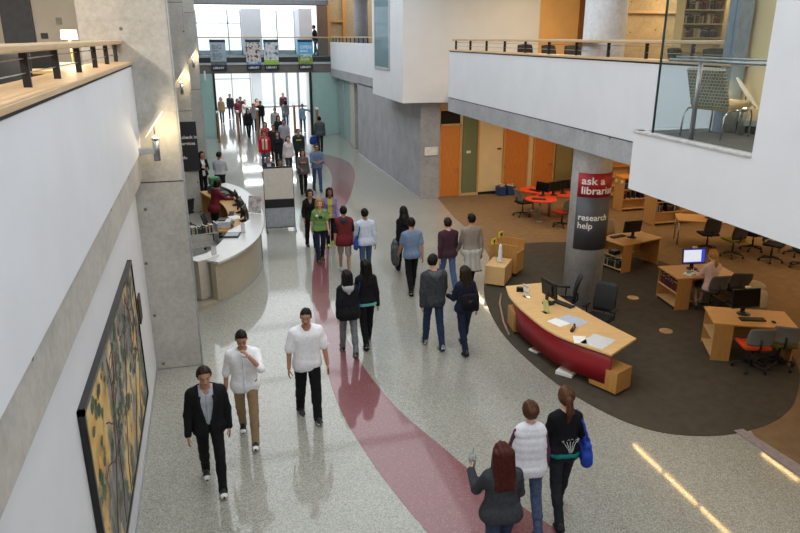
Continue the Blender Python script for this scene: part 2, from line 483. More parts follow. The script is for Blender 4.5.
    S.seg(HL(-.012, .098, -.03), HL(.012, .098, -.03), .008*k, k=.01)
    S.seg(HL(-.017, .083, -.056), HL(.017, .083, -.056), .008*k, k=.012); S.seg(HL(-.014, .082, -.066), HL(.014, .082, -.066), .008*k, k=.01)
    co, qd = S.mesh()
    ctr = co[qd].mean(1); L = (ctr - hc) @ Rh / k
    mi = np.zeros(len(qd), 'i4')
    front = L[:, 1] > .06
    mi[front & (np.abs(L[:,0]) < .023) & (L[:,2] > -.071) & (L[:,2] < -.05)] = 1
    mi[front & (np.abs(np.abs(L[:,0]) - .033) < .018) & (L[:,2] > .024) & (L[:,2] < .036)] = 2
    for sd in 'LR':
        if not (legs and legs.get('len', 1) < 1): mi[np.linalg.norm(ctr - J['an'+sd], axis=1) < .115*k] = 3
    sk = SKIN[skin]
    mats = [M('skin_'+skin, sk, .5, var=.05, scale=30), M('lips_'+skin, (sk[0]*.86, sk[1]*.66, sk[2]*.66), .45, var=.04), M('brow_'+hair[1], HAIR[hair[1]], .8), M('sock', (34,34,36), .9)]
    ex = MB()
    for sd, sg, cu in (('L', -1, curl[0]), ('R', 1, curl[1])):
        w = J['fd'+sd]; inn = np.array([-sg, 0, 0]) if abs(w[0]) < .6 else np.array([0, -1, 0])
        d = Vector(w).normalized(); iv = Vector(inn); iv = (iv - d*iv.dot(d)).normalized(); tt = d.cross(iv)
        want = Vector((0, .8, .6)); hand_mesh(ex, J['wr'+sd], w, inn, k*(1 if not fem else .92), cu, 1 if tt.dot(want) >= 0 else -1)
    np_obj('body', co, qd, mats, root, mi, ex)
    if face and lod < 2:
        for sg in (-1, 1):
            e = MB(); e.ball(HL(sg*.031, .0785, .010), .0115*k, 12); cc = Vector(HL(sg*.031, .0785, .010)); fw = Vector(Rh[:, 1])
            for q, fc in enumerate(e.f):
                ce = sum((Vector(e.v[i]) for i in fc), Vector())/len(fc)
                if (ce - cc).normalized().dot(fw) > .62: e.mi[q] = 1
            e.build('eye', [M('eye_white', (196,188,180), .35), M('iris', (36,24,18), .3)], root)
    # ---- legs
    if legs:
        n_, col_ = legs['n'], legs['c']; ln = legs.get('len', 1.0); rr = legs.get('r', 1.0); ia = .010*k
        lo2 = np.minimum.reduce([J['anL'], J['anR'], J['hipL'], J['hipR'], J['knL'], J['knR']]) - .2; hi2 = np.maximum.reduce([J['anL'], J['anR'], J['hipL'], J['hipR'], J['knL'], J['knR']]) + .22
        S = Sdf(lo2, hi2, c)
        for sd in 'LR':
            kn, an, hp = J['kn'+sd], J['an'+sd], J['hip'+sd]
            end = an + (an-kn)/np.linalg.norm(an-kn)*.085*k
            if n_ == 'skirt':
                S.seg(hp, hp + (kn-hp)*ln*2, .10*k, .12*k, .1); continue
            if ln < .5: S.seg(hp, hp + (kn-hp)*ln*2, .09*k*bt*rr, .078*k*rr, .015)
            elif ln < 1: S.seg(hp, kn, .09*k*bt*rr, .07*k*rr, .015); S.seg(kn, kn + (end-kn)*(ln-.5)*2, .07*k*rr, .066*k*rr, .02)
            else: S.seg(hp, kn, .092*k*bt*rr, .068*k*rr, .012); S.seg(kn, kn*.6+end*.4 + P(0, -.012, 0), .066*k*rr, .068*k*rr, .02); S.seg(kn*.6+end*.4 + P(0, -.012, 0), end, .060*k*rr, .056*k*rr*legs.get('cuff', 1), .02)
        torso(S, ia, False)
        S.cut(lambda X, Y, Z: (Z - (pz + .10*k)) + 0*X + 0*Y)
        if ln >= 1: S.cut(lambda X, Y, Z: -(Z - .022*k) + 0*X + 0*Y)
        ph_ = random.random()*6
        S.disp(lambda X, Y, Z: .0035*k*np.sin(46*Z/k + 22*X + 17*Y + ph_)*np.sin(19*Z/k - 31*X + ph_*2))
        co, qd = S.mesh()
        np_obj(n_, co, qd, [legs.get('m') or cloth('cloth_%d_%d_%d' % tuple(col_), col_)], root)
    for sd in 'LR':
        an, ph = J['an'+sd], R(J['ph'+sd]); q = MB(); vs = []; n = 10
        st = [(-.075,.018,.05),(-.062,.033,.085),(-.02,.036,.10),(.035,.038,.082),(.085,.045,.062),(.13,.047,.05),(.165,.036,.042),(.182,.014,.03)]
        for yy, w, hh in st:
            for j in range(n):
                a = PI*j/(n-3) if j <= n-3 else None
                if a is not None: px, pz_ = w*math.cos(a), .022 + (hh-.022)*math.sin(a)
                else: px, pz_ = (-w if j == n-2 else w), .0
                zz = pz_ - .08; y2 = yy*math.cos(ph) + zz*math.sin(ph); z2 = -yy*math.sin(ph) + zz*math.cos(ph)
                vs.append(an + P(px, y2, z2))
        m = len(st)
        fs = [(i*n+j, i*n+(j+1)%n, (i+1)*n+(j+1)%n, (i+1)*n+j)[::-1] for i in range(m-1) for j in range(n)] + [tuple(range(n)), tuple((m-1)*n+j for j in range(n-1,-1,-1))]
        q._add(vs, fs, 0, False)
        for i in range((m-1)*n):
            q.mi[i] = 1 if i % n >= n-3 else 0
        if len(shoe) > 2: 
            for i in range(5*n, (m-1)*n): q.mi[i] = 1
        q.build('shoe', [M('shoe_%d_%d_%d' % shoe[0], shoe[0], .55), M('shoe_%d_%d_%d' % shoe[1], shoe[1], .55)], root)
    # ---- upper garments, inner first
    made = {}
    for tp in tops:
        infl = tp.get('infl', .022)*k; hem = tp.get('hem', .86)*k + dz[2]; sl = tp.get('sleeve', 2.0)
        S = Sdf(lo, hi, c*.95)
        torso(S, infl)
        if tp.get('flare'):
            S.seg(T(-.1, 0, .84), T(.1, 0, .84), .10*k*bt + infl + tp['flare'], k=.09)
        if hem < .9*k + dz[2]: S.seg(T(-.085, -.005, .86), T(.085, -.005, .86), .098*k*bt + infl, k=.07)
        if tp.get('fill'):
            for z_ in (1.02, 1.12, 1.22): S.seg(T(-.084, 0, z_), T(.084, 0, z_), (.094 if fem else .098)*k*bt + infl, k=.05)
        S.cut(lambda X, Y, Z: (hem - Z) + .12*np.abs(X)*0 + 0*X + 0*Y)
        sr = tp.get('sr', .012)*k
        for sd in 'LR':
            s0, el, wr = J['sh'+sd], J['el'+sd], J['wr'+sd]
            if sl <= 0: continue
            r0, r1, r2 = ra[0]*k + infl, ra[1]*k + sr + .004, ra[2]*k + sr + .006
            if sl <= 1: S.seg(s0, s0 + (el-s0)*sl, r0, r0 + (r1-r0)*sl + .007*k, .03)
            else: S.seg(s0, el, r0, r1, .03); S.seg(el, el + (wr-el)*(sl-1), r1, r1 + (r2-r1)*(sl-1), .02)
        op = tp.get('open')
        if op:
            z0, z1 = hem, T(0, 0, 1.44)[2]
            S.cut(lambda X, Y, Z: np.minimum(op(np.clip((Z - z0)/(z1 - z0), 0, 1))*k - np.abs(X), Y + 0*X - (-.03*k) + 0*Z + 0.0))
        # neck opening round the neck, deeper in front for a V or scoop
        n0, n1 = T(0, -.014, 1.43), HL(0, -.012, -.05); nr = (.060 if not fem else .056)*k + (.004 if tp.get('collar') else .009); dp = tp.get('neck', .02)
        S2 = Sdf(n0 - .2, n0 + .25, c*.9); S2.ax = S.ax; S2.F = np.full(S.F.shape, 1.0, 'f')
        S2.seg(n0 - (n1-n0)*.0, n1 + (n1-n0), nr, nr, 0)
        S2.seg(n0 + P(0, .05, .05), n0 + P(0, .10, .045 - dp), nr*.9, nr*.35 if dp > .05 else nr*.6, .02)
        lowz = n0[2] + .0*k
        S.F = np.maximum(S.F, -S2.F)
        ph_ = random.random()*6; wa = tp.get('wrinkle', .0024)
        if tp.get('puff'): S.disp(lambda X, Y, Z: -.005*np.abs(np.sin((Z + 0*X)*PI/(.09*k)))**.6 + .0*X + 0*Y)
        else: S.disp(lambda X, Y, Z: wa*k*np.sin(38*Z/k + 26*X + 12*Y + ph_)*np.sin(17*Z/k - 34*X + 9*Y + ph_*1.7))
        co, qd = S.mesh()
        mi = None; mats = [tp.get('m') or cloth('cloth_%d_%d_%d' % tuple(tp['c']), tp['c'])]
        if tp.get('collar') == 2:
            q = MB(); c0 = T(0, -.008, 1.452); q.tube([c0 + P(.066*math.sin(t), .064*math.cos(t)*(-1), .016*math.cos(t)) for t in np.linspace(-2.75, 2.75, 17)], .013*k, 8); q.build('collar', mats[0], root)
        if tp.get('placket'):
            q = MB(); rows = []
            for z_ in np.linspace(1.40, tp.get('hem', .86) + .015, 14): zz_ = z_*k + dz[2]; y_ = surf_y(co, 0, zz_, False, .02); rows.append([(.014*k, y_ + .001, zz_), (-.014*k, y_ + .001, zz_)])
            q.sheet(rows, .003); q.build('placket', mats[0], root)
        made[tp['n']] = (np_obj(tp['n'], co, qd, mats, root, mi), co)
    if hood:
        S = Sdf(T(-.2, -.25, 1.3), T(.2, .2, 1.62), c*.9)
        for i in range(6):
            a0, a1 = -1.15 + i*.46*5/6, 0
            t0, t1 = -1.25 + i*2.5/6, -1.25 + (i+1)*2.5/6
            p0 = T(.105*math.sin(t0), -.02 - .085*math.cos(t0), 1.455 - .028*math.cos(t0)); p1 = T(.105*math.sin(t1), -.02 - .085*math.cos(t1), 1.455 - .028*math.cos(t1))
            S.seg(p0, p1, .036*k, k=.03)
        S.seg(T(-.05, -.115, 1.40), T(.05, -.115, 1.40), .042*k, k=.05); S.seg(T(0, -.13, 1.33), T(0, -.115, 1.38), .03*k, k=.05)
        co, qd = S.mesh(); np_obj('hood', co, qd, [cloth('cloth_%d_%d_%d' % tuple(hood), hood)], root)
    # ---- hair
    ht, hcol = hair[:2]; hm = HAIR[hcol]
    S = Sdf(hc - np.array([.22, .27, .66])*k, hc + np.array([.22, .17, .2])*k, f*1.1) if ht in ('long', 'pony', 'hijab') else Sdf(hc - np.array([.13, .2, .17])*k, hc + np.array([.13, .15, .19])*k, f)
    inf = .006 if ht == 'buzz' else (.014 if ht == 'short' else .018)
    S.ell(HL(0, -.014, .034), P(.076+inf, .097+inf, .088+inf*1.1), Rh, 0)
    if ht != 'buzz': S.ell(HL(0, -.035, .0), P(.074+inf, .078+inf, .085+inf), Rh, .03)
    zb = {'buzz': -.05, 'short': -.068, 'bun': -.07, 'pony': -.08}.get(ht, -.1)
    def hl(X, Y, Z):
        dx, dy, dz_ = X - hc[0], Y - hc[1], Z - hc[2]
        return [(Rh[0][i]*dx + Rh[1][i]*dy + Rh[2][i]*dz_)/k for i in range(3)]
    def hairline(X, Y, Z):
        a, b, cc = hl(X, Y, Z)
        frontp = (b - (.002 if ht == 'short' else .012)) - np.maximum((cc + .02)*.56, -.01) + .45*np.maximum(np.abs(a) - .03, 0)*(cc > .03)
        side = (zb - cc)
        earp = np.where((np.abs(b + .004) < .024) & (cc < .012), .02, -1) if ht in ('buzz', 'short') else -1
        return np.maximum(np.maximum(frontp, side), earp)*k
    if ht == 'hijab':
        S.cut(lambda X, Y, Z: np.maximum((hl(X, Y, Z)[1] - .045), -1)*k)
        S.seg(HL(0, -.03, -.05), T(0, -.02, 1.45), .10*k, .12*k, .06); S.seg(T(0, -.03, 1.44), T(0, -.08, 1.33), .13*k, .10*k, .06)
        S.cut(lambda X, Y, Z: -np.maximum(((X-hc[0])**2/.0033 + (Z-hc[2]+.015*k)**2/.0075 - 1)*.05, -(Y - hc[1] - .01*k)) + 0*X)
    else: S.cut(hairline)
    V = lambda a, b, cc: HL(a, b, 0) + np.array([0, 0, cc*k])
    if ht == 'long':
        q = -.30 if len(hair) < 3 else hair[2]; fu = 1.0 if len(hair) < 4 else hair[3]
        for a in (-.055, -.028, 0, .028, .055): S.seg(V(a*fu, -.075, .03), V(a*1.35*fu, -.125*fu, q), .05*k*fu, .032*k*fu, .03)
        for sg in (-1, 1): S.seg(V(sg*.075, -.02, .03), V(sg*.095*fu, -.06, q*.72), .028*k*fu, .024*k*fu, .03); S.seg(V(sg*.072, .01, .05), V(sg*.088, .02, q*.5), .018*k, .016*k, .02)
    if ht == 'pony':
        S.seg(V(0, -.10, .03), V(0, -.135, .02), .03*k, k=.02); S.seg(V(0, -.14, .015), V(.012, -.165, -.14), .038*k, .042*k, .02); S.seg(V(.012, -.165, -.14), V(.0, -.15, -.27), .042*k, .018*k, .02)
    if ht == 'bun': S.ell(HL(0, -.115, .025), P(.05, .042, .05), Rh, .02); S.ell(HL(.02, -.13, .05), P(.028, .024, .03), Rh, .02); S.ell(HL(-.02, -.11, -.01), P(.03, .03, .03), Rh, .02)
    if ht != 'hijab':
        A = 150/k; S.disp(lambda X, Y, Z: (.0016 if ht in ('buzz', 'short') else .0026)*k*(np.sin(A*X*.9 + 14*Z/k) + np.sin(A*.6*X + A*.5*Y*(1 if ht == 'short' else .25) + 9*Z/k)))
    co, qd = S.mesh()
    if len(co): np_obj('headscarf' if ht == 'hijab' else 'hair', co, qd, [cloth('hair_' + hcol, hm, .3, .55)], root)
    root['_'] = 0; del root['_']
    INFO = dict(root=root, J=J, T=T, HL=HL, k=k, made=made, dz=dz)
    return INFO
def surf_y(co, xx, zz, back=True, r=.03):
    m = (np.abs(co[:, 0]-xx) < r) & (np.abs(co[:, 2]-zz) < r)
    return (co[m, 1].min() if back else co[m, 1].max()) if m.any() else 0
# ================================================================= THE SETTING
# ---- materials
def terrazzo(name, base, chips, rough=.06, sc=85):
    m, nt, p = new_mat(name)
    v = nt.nodes.new('ShaderNodeTexVoronoi'); v.inputs['Scale'].default_value = sc
    nt.links.new(coord(nt), v.inputs['Vector'])
    sep = nt.nodes.new('ShaderNodeSeparateColor'); nt.links.new(v.outputs['Color'], sep.inputs[0])
    c1 = ramp(nt, sep.outputs[0], chips)
    big = noise(nt, coord(nt), .6, 3)
    c2 = mixc(nt, ramp(nt, noise(nt, coord(nt), 190, 1), [(.45, (0,0,0)), (.6, (255,255,255))]), c1, rgb(base))
    c3 = mixc(nt, .25, c2, ramp(nt, big, [(.3, shade(base, .85)), (.7, shade(base, 1.1))]))
    nt.links.new(c3, p.inputs['Base Color'])
    p.inputs['Roughness'].default_value = .38; p.inputs['Specular IOR Level'].default_value = .35
    p.inputs['Coat Weight'].default_value = 1.0; p.inputs['Coat Roughness'].default_value = rough; p.inputs['Coat IOR'].default_value = 1.45
    MATS[name] = m; return m
TERR = terrazzo('terrazzo', (154,153,142), [(0, (66,66,60)), (.25, (112,111,102)), (.5, (156,155,144)), (1, (202,200,190))])
BURG = terrazzo('burgundy terrazzo', (128,72,76), [(0, (94,48,52)), (.5, (130,74,78)), (.92, (144,90,92)), (1, (190,152,148))])
BEIGE_T = terrazzo('beige terrazzo', (170,160,138), [(0, (120,108,88)), (.5, (172,160,138)), (1, (206,198,180))], .35, 120)
WHITE_T = terrazzo('white terrazzo', (196,196,192), [(0, (150,150,146)), (.5, (198,198,194)), (1, (226,226,222))], .25, 120)
def concrete(name, c=(178,175,168), rough=.75):
    m, nt, p = new_mat(name)
    n1 = noise(nt, coord(nt), 1.3, 5, .6); n2 = noise(nt, coord(nt), 14, 4, .6)
    a = ramp(nt, n1, [(.25, shade(c, .82)), (.5, c), (.75, shade(c, 1.12))])
    b = ramp(nt, n2, [(.3, shade(c, .86)), (.7, shade(c, 1.08))])
    col = mixc(nt, .45, a, b)
    v = nt.nodes.new('ShaderNodeTexVoronoi'); v.voronoi_dimensions = '2D'; v.inputs['Scale'].default_value = 1.05; v.inputs['Randomness'].default_value = .12
    sp = nt.nodes.new('ShaderNodeSeparateXYZ'); nt.links.new(coord(nt), sp.inputs[0]); ad = nt.nodes.new('ShaderNodeMath'); nt.links.new(sp.outputs[0], ad.inputs[0]); nt.links.new(sp.outputs[1], ad.inputs[1])
    cb = nt.nodes.new('ShaderNodeCombineXYZ'); nt.links.new(ad.outputs[0], cb.inputs[0]); nt.links.new(sp.outputs[2], cb.inputs[1]); nt.links.new(cb.outputs[0], v.inputs['Vector'])
    holes = ramp(nt, v.outputs['Distance'], [(.022, (0,0,0)), (.034, (255,255,255))])
    col = mixc(nt, holes, rgb(shade(c, .55)), col)
    nt.links.new(col, p.inputs['Base Color']); p.inputs['Roughness'].default_value = rough
    bump(nt, p, n2, .12, .02); MATS[name] = m; return m
CONC = concrete('concrete'); CONC_D = concrete('smooth concrete', (162,164,168)); CONC_W = concrete('warm concrete', (176,160,130))
def carpet(name, c, c2):
    m, nt, p = new_mat(name)
    n = noise(nt, coord(nt), 130, 2); n2 = noise(nt, coord(nt), 5, 4)
    nt.links.new(mixc(nt, .5, ramp(nt, n, [(.3, c), (.7, c2)]), ramp(nt, n2, [(.3, shade(c, .92)), (.7, c2)])), p.inputs['Base Color'])
    p.inputs['Roughness'].default_value = .95; p.inputs['Specular IOR Level'].default_value = .1
    bump(nt, p, n, .4, .01); MATS[name] = m; return m
CARP = carpet('tan carpet', (122,98,70), (138,112,82)); CARP_D = carpet('dark carpet', (70,64,54), (84,77,66)); CARP_G = carpet('grey carpet', (92,92,90), (110,108,104))
WHITE = M('white paint', (218,221,226), .65, var=.012, scale=1.5)
CREAM = M('cream paint', (222,202,160), .7, var=.02, scale=2)
LIT_WALL = M('warm-lit wall', (226,178,112), .7, var=.03, scale=1.5)  # pale wall with the warm lamplight painted into its colour
BEIGE = M('beige paint', (200,190,172), .75, var=.02, scale=2)
MAPLE = wood('maple', (190,160,122), (206,178,140)); MAPLE_Y = wood('maple along', (188,158,120), (204,176,138), 'Y')
MAPLE_Z = wood('maple upright', (190,142,84), (212,166,104), 'Z')
DOORW = wood('door veneer', (190,112,48), (210,134,64), 'Z', .4)
BLACK = M('black metal', (24,24,26), .5, var=.1); STEEL = M('brushed steel', (165,168,172), .35, .9, var=.05); ALU = M('aluminium', (186,190,194), .4, .6, var=.03)
DARKGLASS = glass('dark glass', (60,52,44), .75); GLASS = glass('clear glass', (245,249,250), .012, blend=.08); TEAL = glass('teal glass', (186,214,210), .7, .08)
FROST = glass('green frosted glass', (122,130,96), .9, .3)
GASKET = M('dark joint', (26,24,30), .6)
def S(o): return struct(o)
def pbox(name, p0, p1, m, bevel=0): return S(MB().box(p0, p1).build(name, m, bevel=bevel))

# ---- floors
pbox('floor', (-9, -6, -.12), (24.2, 62, 0), TERR)
burgL = [(2.35,5.0),(2.1,6.4),(1.95,7.08),(1.78,8.04),(1.63,9.52),(1.67,11.3),(1.82,13.53),(2.04,15.27),(2.36,17.08),(3.17,20.73),(3.75,23.3),(4.34,25.79),(4.74,27.81),(4.98,29.72),(5.0,31.4),(4.6,33.0),(3.6,34.4)]
burgR = [(4.15,5.0),(3.64,5.99),(3.36,6.63),(3.06,7.36),(2.83,8.14),(2.53,9.18),(2.36,10.31),(2.29,11.27),(2.24,13.71),(2.49,15.51),(2.92,18.03),(3.55,20.6),(4.26,22.76),(4.65,23.93),(5.23,25.93),(5.9,28.74),(6.21,31.2),(6.0,32.99),(5.3,34.6),(4.2,35.4)]
a, b = spline([(3.6,2.6),(2.9,3.8)] + burgL, 6), spline([(6.2,2.4),(5.0,3.8)] + burgR, 6)
inl = MB(); n = 130
def resample(p, n):
    p = np.array(p); d = np.concatenate([[0], np.cumsum(np.hypot(*np.diff(p, axis=0).T))]); t = np.linspace(0, d[-1], n)
    return np.stack([np.interp(t, d, p[:,0]), np.interp(t, d, p[:,1])], 1)
ra_, rb_ = resample(a, n), resample(b, n)
inl.sheet([[(x0, y0, .002), (x1, y1, .002)] for (x0, y0), (x1, y1) in zip(ra_, rb_)][::-1], .004, 0, False)
S(inl.build('floor_inlay', BURG))
ring = [(5.87,13.93),(5.31,11.7),(5.3,9.69),(5.59,8.38),(6.01,7.66),(6.62,7.32),(7.34,7.24),(8.16,7.42),(8.98,7.94),(9.97,9.01),(10.8,10.9),(11.25,13.0),(11.1,15.0),(10.4,16.5),(9.43,17.0),(8.24,17.07),(6.95,15.9)]
brown = [(7.36,-5.9),(7.36,7.0),(7.6,7.6),(7.0,12),(7.0,15.6),(6.95,16.17),(7.35,18.05),(7.49,20.44),(7.9,23.6),(7.9,23.8),(24,23.8),(24,-5.9)]
S(MB().prism(brown, .0005, .006).build('floor_carpet', CARP)); S(MB().prism(spline(ring, 8, True), .0008, .010).build('floor_carpet', CARP_D))
S(MB().prism([(7.20,7.3),(7.36,7.3),(7.50,5.9),(7.50,0),(7.26,0),(7.26,5.9)], .001, .016).build('trim_1', M('ribbed metal strip', (150,140,142), .55, .3)))
for x_, y_ in ((8.91,12.53),(8.49,10.74)):
    t = tag(MB().lathe([(.13,.0),(.13,.012),(.105,.016),(.1,.013),(0.001,.013)], n=28).build('floor_outlet', M('brass plate', (196,160,112), .4, .3), loc=(x_, y_, .010)), 'round tan floor outlet plate in the dark carpet, %s' % ('farther one, level with the middle desk' if y_ > 12 else 'nearer one, beside the big curved desk'), 'floor outlet')

# ---- left side: lower wall, concrete band, white parapet, piers
pbox('wall_left', (-1.6, -6, 0), (-1.25, 11.69, 3.45), WHITE); pbox('baseboard_left', (-1.25, -6, 0), (-1.238, 11.69, .09), ALU)
pbox('trim_2', (-1.7, -6, 3.45), (-1.10, 11.69, 3.87), CONC)
pbox('wall_parapet_left', (-1.25, -6, 3.874), (-1.075, 11.69, 5.17), WHITE)
pbox('trim_3', (-1.24, -6, 5.17), (-1.085, 11.69, 5.20), GASKET)
pbox('trim_4', (-1.56, -6, 5.20), (-1.05, 11.69, 5.245), MAPLE_Y, .006)
pbox('floor_upper_left', (-9, -6, 3.87), (-1.26, 42, 4.4), CARP_G)
def pier(x0, x1, y0, d, n):
    o = MB().box((x0, y0, 0), (x1, y0+d, 9)).build('column', CONC, bevel=.02); S(o)
    pbox('trim_%d' % n, (x1-.001, y0-.004, 0), (x1+.018, y0+.03, 9), ALU)
    for zz in (3.35, 6.6): pbox('trim_%d' % (n+1), (x0+.01, y0-.004, zz), (x1-.01, y0+.01, zz+.015), GASKET)
pier(-1.76, -.47, 11.69, .5, 5); pier(-1.76, -.47, 23.4, .5, 7); pier(-1.6, -.2, 33.2, .5, 9)
pbox('wall_left_upper', (-9, 14.6, 4.4), (-1.76, 14.8, 9), BEIGE)
pbox('wall_left_workroom', (-4.6, 11.7, 0), (-4.5, 42, 3.87), M('grey paint', (150,148,142), .8, var=.03))
pbox('wall_workroom_end', (-4.6, 11.3, 0), (-1.6, 11.42, 3.87), WHITE)
pbox('ceiling_left', (-9, -6, 7.9), (-1.3, 42, 8.1), M('ceiling tile', (205,202,196), .8, var=.02))
# dark door recess on the upper left wall
d_ = MB().box((-3.45, 14.54, 4.4), (-2.93, 14.62, 7.9)).build('door_4', M('charcoal door', (70,72,76), .6), bevel=.01); S(d_)
MB().box((-3.05, 14.48, 5.35), (-3.01, 14.55, 5.47)).build('door_handle', STEEL, d_)
# ---- right side: slab, band, parapet
pbox('ceiling_library', (7.5, -6, 3.47), (24.2, 20.1, 4.28), M('ceiling white', (210,206,198), .8, var=.02)); pbox('ceiling_library', (8.35, 20.1, 3.47), (24.2, 23.9, 4.28), MATS['ceiling white'])
pbox('floor_upper_right', (7.2, 5.0, 4.285), (24.2, 20.1, 4.30), CARP_G); pbox('floor_upper_right', (8.35, 20.1, 4.285), (24.2, 23.4, 4.30), CARP_G)
pbox('trim_11', (7.05, 8.7, 3.47), (7.5, 20.1, 3.86), CONC_D)
pbox('trim_12', (7.07, 8.4, 3.86), (7.22, 20.1, 3.885), GASKET)
pbox('wall_parapet_right', (7.05, 8.3, 3.885), (7.22, 20.1, 5.185), WHITE)
pbox('trim_13', (7.06, 8.3, 5.185), (7.22, 20.1, 5.212), GASKET)
pbox('trim_14', (7.02, 8.3, 5.212), (7.42, 20.1, 5.25), MAPLE_Y, .006)
# ---- projecting bay with the glazed corner
bay = pbox('wall_bay', (5.9, -6, 3.48), (8.2, 8.72, 4.30), WHITE)
pbox('trim_15', (5.88, 6.42, 4.30), (6.02, 8.72, 4.335), M('sill grey', (190,190,192), .5), .005)
pbox('trim_16', (5.9, 8.58, 4.30), (7.1, 8.72, 4.335), M('sill grey', (190,190,192), .5))
pbox('floor_bay', (6.0, -6, 4.30), (8.2, 8.58, 4.312), CARP_G)
pbox('wall_bay_front', (5.9, -6, 4.30), (6.12, 6.42, 9), WHITE)
pbox('wall_bay_inner', (7.34, -6, 4.31), (7.5, 8.42, 9), CREAM)
pbox('trim_17', (7.04, 8.28, 4.31), (7.26, 8.50, 9), M('blue grey steel', (128,140,152), .5, .2))
pbox('trim_18', (7.27, 8.36, 4.31), (7.33, 8.42, 9), BLACK)
w1 = MB().box((5.945, 6.42, 4.335), (5.957, 8.36, 9)).box((5.957, 8.348, 4.335), (7.04, 8.36, 9)).build('window_1', GLASS); S(w1)
MB().box((5.938, 8.345, 4.335), (5.962, 8.366, 9)).build('window_edge', M('glass edge', (40,58,60), .3), w1)
pbox('baseboard_bay', (7.325, -6, 4.31), (7.34, 8.4, 4.45), BLACK)
# ---- white volume on the far right with its concrete base
pbox('wall_volume', (6.4, 22.9, 3.47), (7.6, 27.3, 9), WHITE); pbox('wall_volume_front', (7.6, 22.9, 3.46), (11.3, 23.4, 9), WHITE)
w2 = MB().box((6.37, 24.65, 4.55), (6.402, 26.75, 9)).build('window_2', glass('blue glass', (150,180,190), .6, .05)); S(w2)
MB().box((6.36, 24.6, 4.47), (6.41, 26.8, 4.55)).box((6.36, 24.58, 4.47), (6.41, 24.65, 9)).box((6.36, 26.75, 4.47), (6.41, 26.82, 9)).build('window_frame', ALU, w2)
pbox('wall_right_base', (7.2, 23.4, 0), (7.92, 34.0, 3.47), CONC_D); pbox('wall_right_trim', (7.185, 23.4, 0), (7.2, 34, .05), ALU)
# ---- library back wall with doors
pbox('wall_library_back', (7.92, 23.55, 0), (24.2, 23.8, 3.47), CREAM); pbox('wall_library_right', (24.0, -6, 0), (24.2, 23.8, 9), CREAM)
def door(n, x0, x1, zt, hx):
    o = MB().box((x0, 23.50, .01), (x1, 23.55, zt)).build('door_%d' % n, DOORW, bevel=.004); S(o)
    MB().box((x0-.05, 23.47, 0), (x0, 23.56, zt+.05)).box((x1, 23.47, 0), (x1+.05, 23.56, zt+.05)).box((x0-.05, 23.47, zt), (x1+.05, 23.56, zt+.05)).build('door_frame', MAPLE_Z, o)
    MB().cyl((hx, 23.50, 1.02), (hx, 23.44, 1.02), .025).tube([(hx, 23.44, 1.02), (hx-.03, 23.43, 1.02), (hx-.13, 23.43, 1.02)], .011).build('door_handle', STEEL, o)
    return o
d1 = door(1, 8.0, 8.72, 2.58, 8.64); MB().box((8.0, 23.51, 2.66), (8.72, 23.55, 3.12)).build('transom_pane', DARKGLASS, d1)
MB().box((7.95, 23.48, 3.12), (8.77, 23.56, 3.2)).build('door_frame', MAPLE_Z, d1)
door(2, 10.5, 11.42, 2.62, 10.58); door(3, 11.72, 12.5, 2.62, 12.42)
pbox('window_3', (8.84, 23.5, .10), (9.42, 23.55, 3.4), FROST); pbox('trim_19', (8.78, 23.47, 0), (9.48, 23.56, .10), MAPLE); pbox('trim_20', (9.42, 23.47, .1), (9.48, 23.56, 3.47), MAPLE_Z)
pbox('baseboard_back', (9.48, 23.52, 0), (10.42, 23.55, .10), BLACK)
pbox('wall_library_panel', (12.6, 23.46, 0), (13.3, 23.55, 3.47), M('olive paint', (140,128,84), .7, var=.03)); pbox('trim_21', (13.3, 23.42, 0), (13.5, 23.55, 3.47), M('brown veneer', (116,76,40), .5))
for i, (x_, z_, lab, w_, h_) in enumerate(((9.07,1.62,'small white card on the olive glass panel beside the first wooden door',.16,.09),(10.3,1.68,'small dark room plate on the cream wall left of the middle door',.16,.06),(13.0,2.55,'small cream sign plate on the olive panel by the third door, upper of two',.22,.12),(13.0,2.28,'small cream sign plate on the olive panel by the third door, lower of two',.22,.12))):
    tag(MB().box((-w_/2, 0, -h_/2), (w_/2, .012, h_/2)).build('wall_sign', M('dark plate', (60,56,50), .5) if i == 1 else M('card white', (226,222,212), .6), loc=(x_, 23.49 if i in (0,) else (23.54 if i == 1 else 23.45), z_)), lab, 'sign')
t = tag(MB().box((-.24, -.02, -.15), (.24, 0, .15)).build('notice_board', M('paper white', (226,226,220), .7), loc=(7.60, 23.402, 1.72)), 'white notice sheet on the concrete pier left of the first door', 'notice')
MB().box((-.25, -.024, -.165), (.25, -.002, -.15)).build('ledge', BLACK, t)
# ---- column with wrapped sign (the sign is built further on)
S(MB().lathe([(.405,0),(.405,9)], n=56).build('column', concrete('column concrete', (200,201,204)), loc=(7.65,12.65,0)))
# ---- upper right: back walls
pbox('wall_right_upper', (11.3, 23.0, 4.30), (12.85, 23.4, 9), LIT_WALL); pbox('trim_22', (12.85, 22.9, 4.3), (13.3, 23.4, 9), wood('brown panel', (120,80,44), (140,96,54), 'Z'))
pbox('wall_right_upper_concrete', (13.3, 21.4, 4.3), (24, 21.6, 9), CONC_W)
pbox('trim_23', (13.2, 21.3, 4.3), (13.45, 21.42, 9), MAPLE_Z); pbox('trim_24', (13.45, 21.3, 6.35), (19, 21.42, 6.43), MAPLE)
pbox('ceiling_right_upper', (7.2, -6, 7.9), (24.2, 42, 8.1), M('ceiling tile', (205,202,196), .8, var=.02))
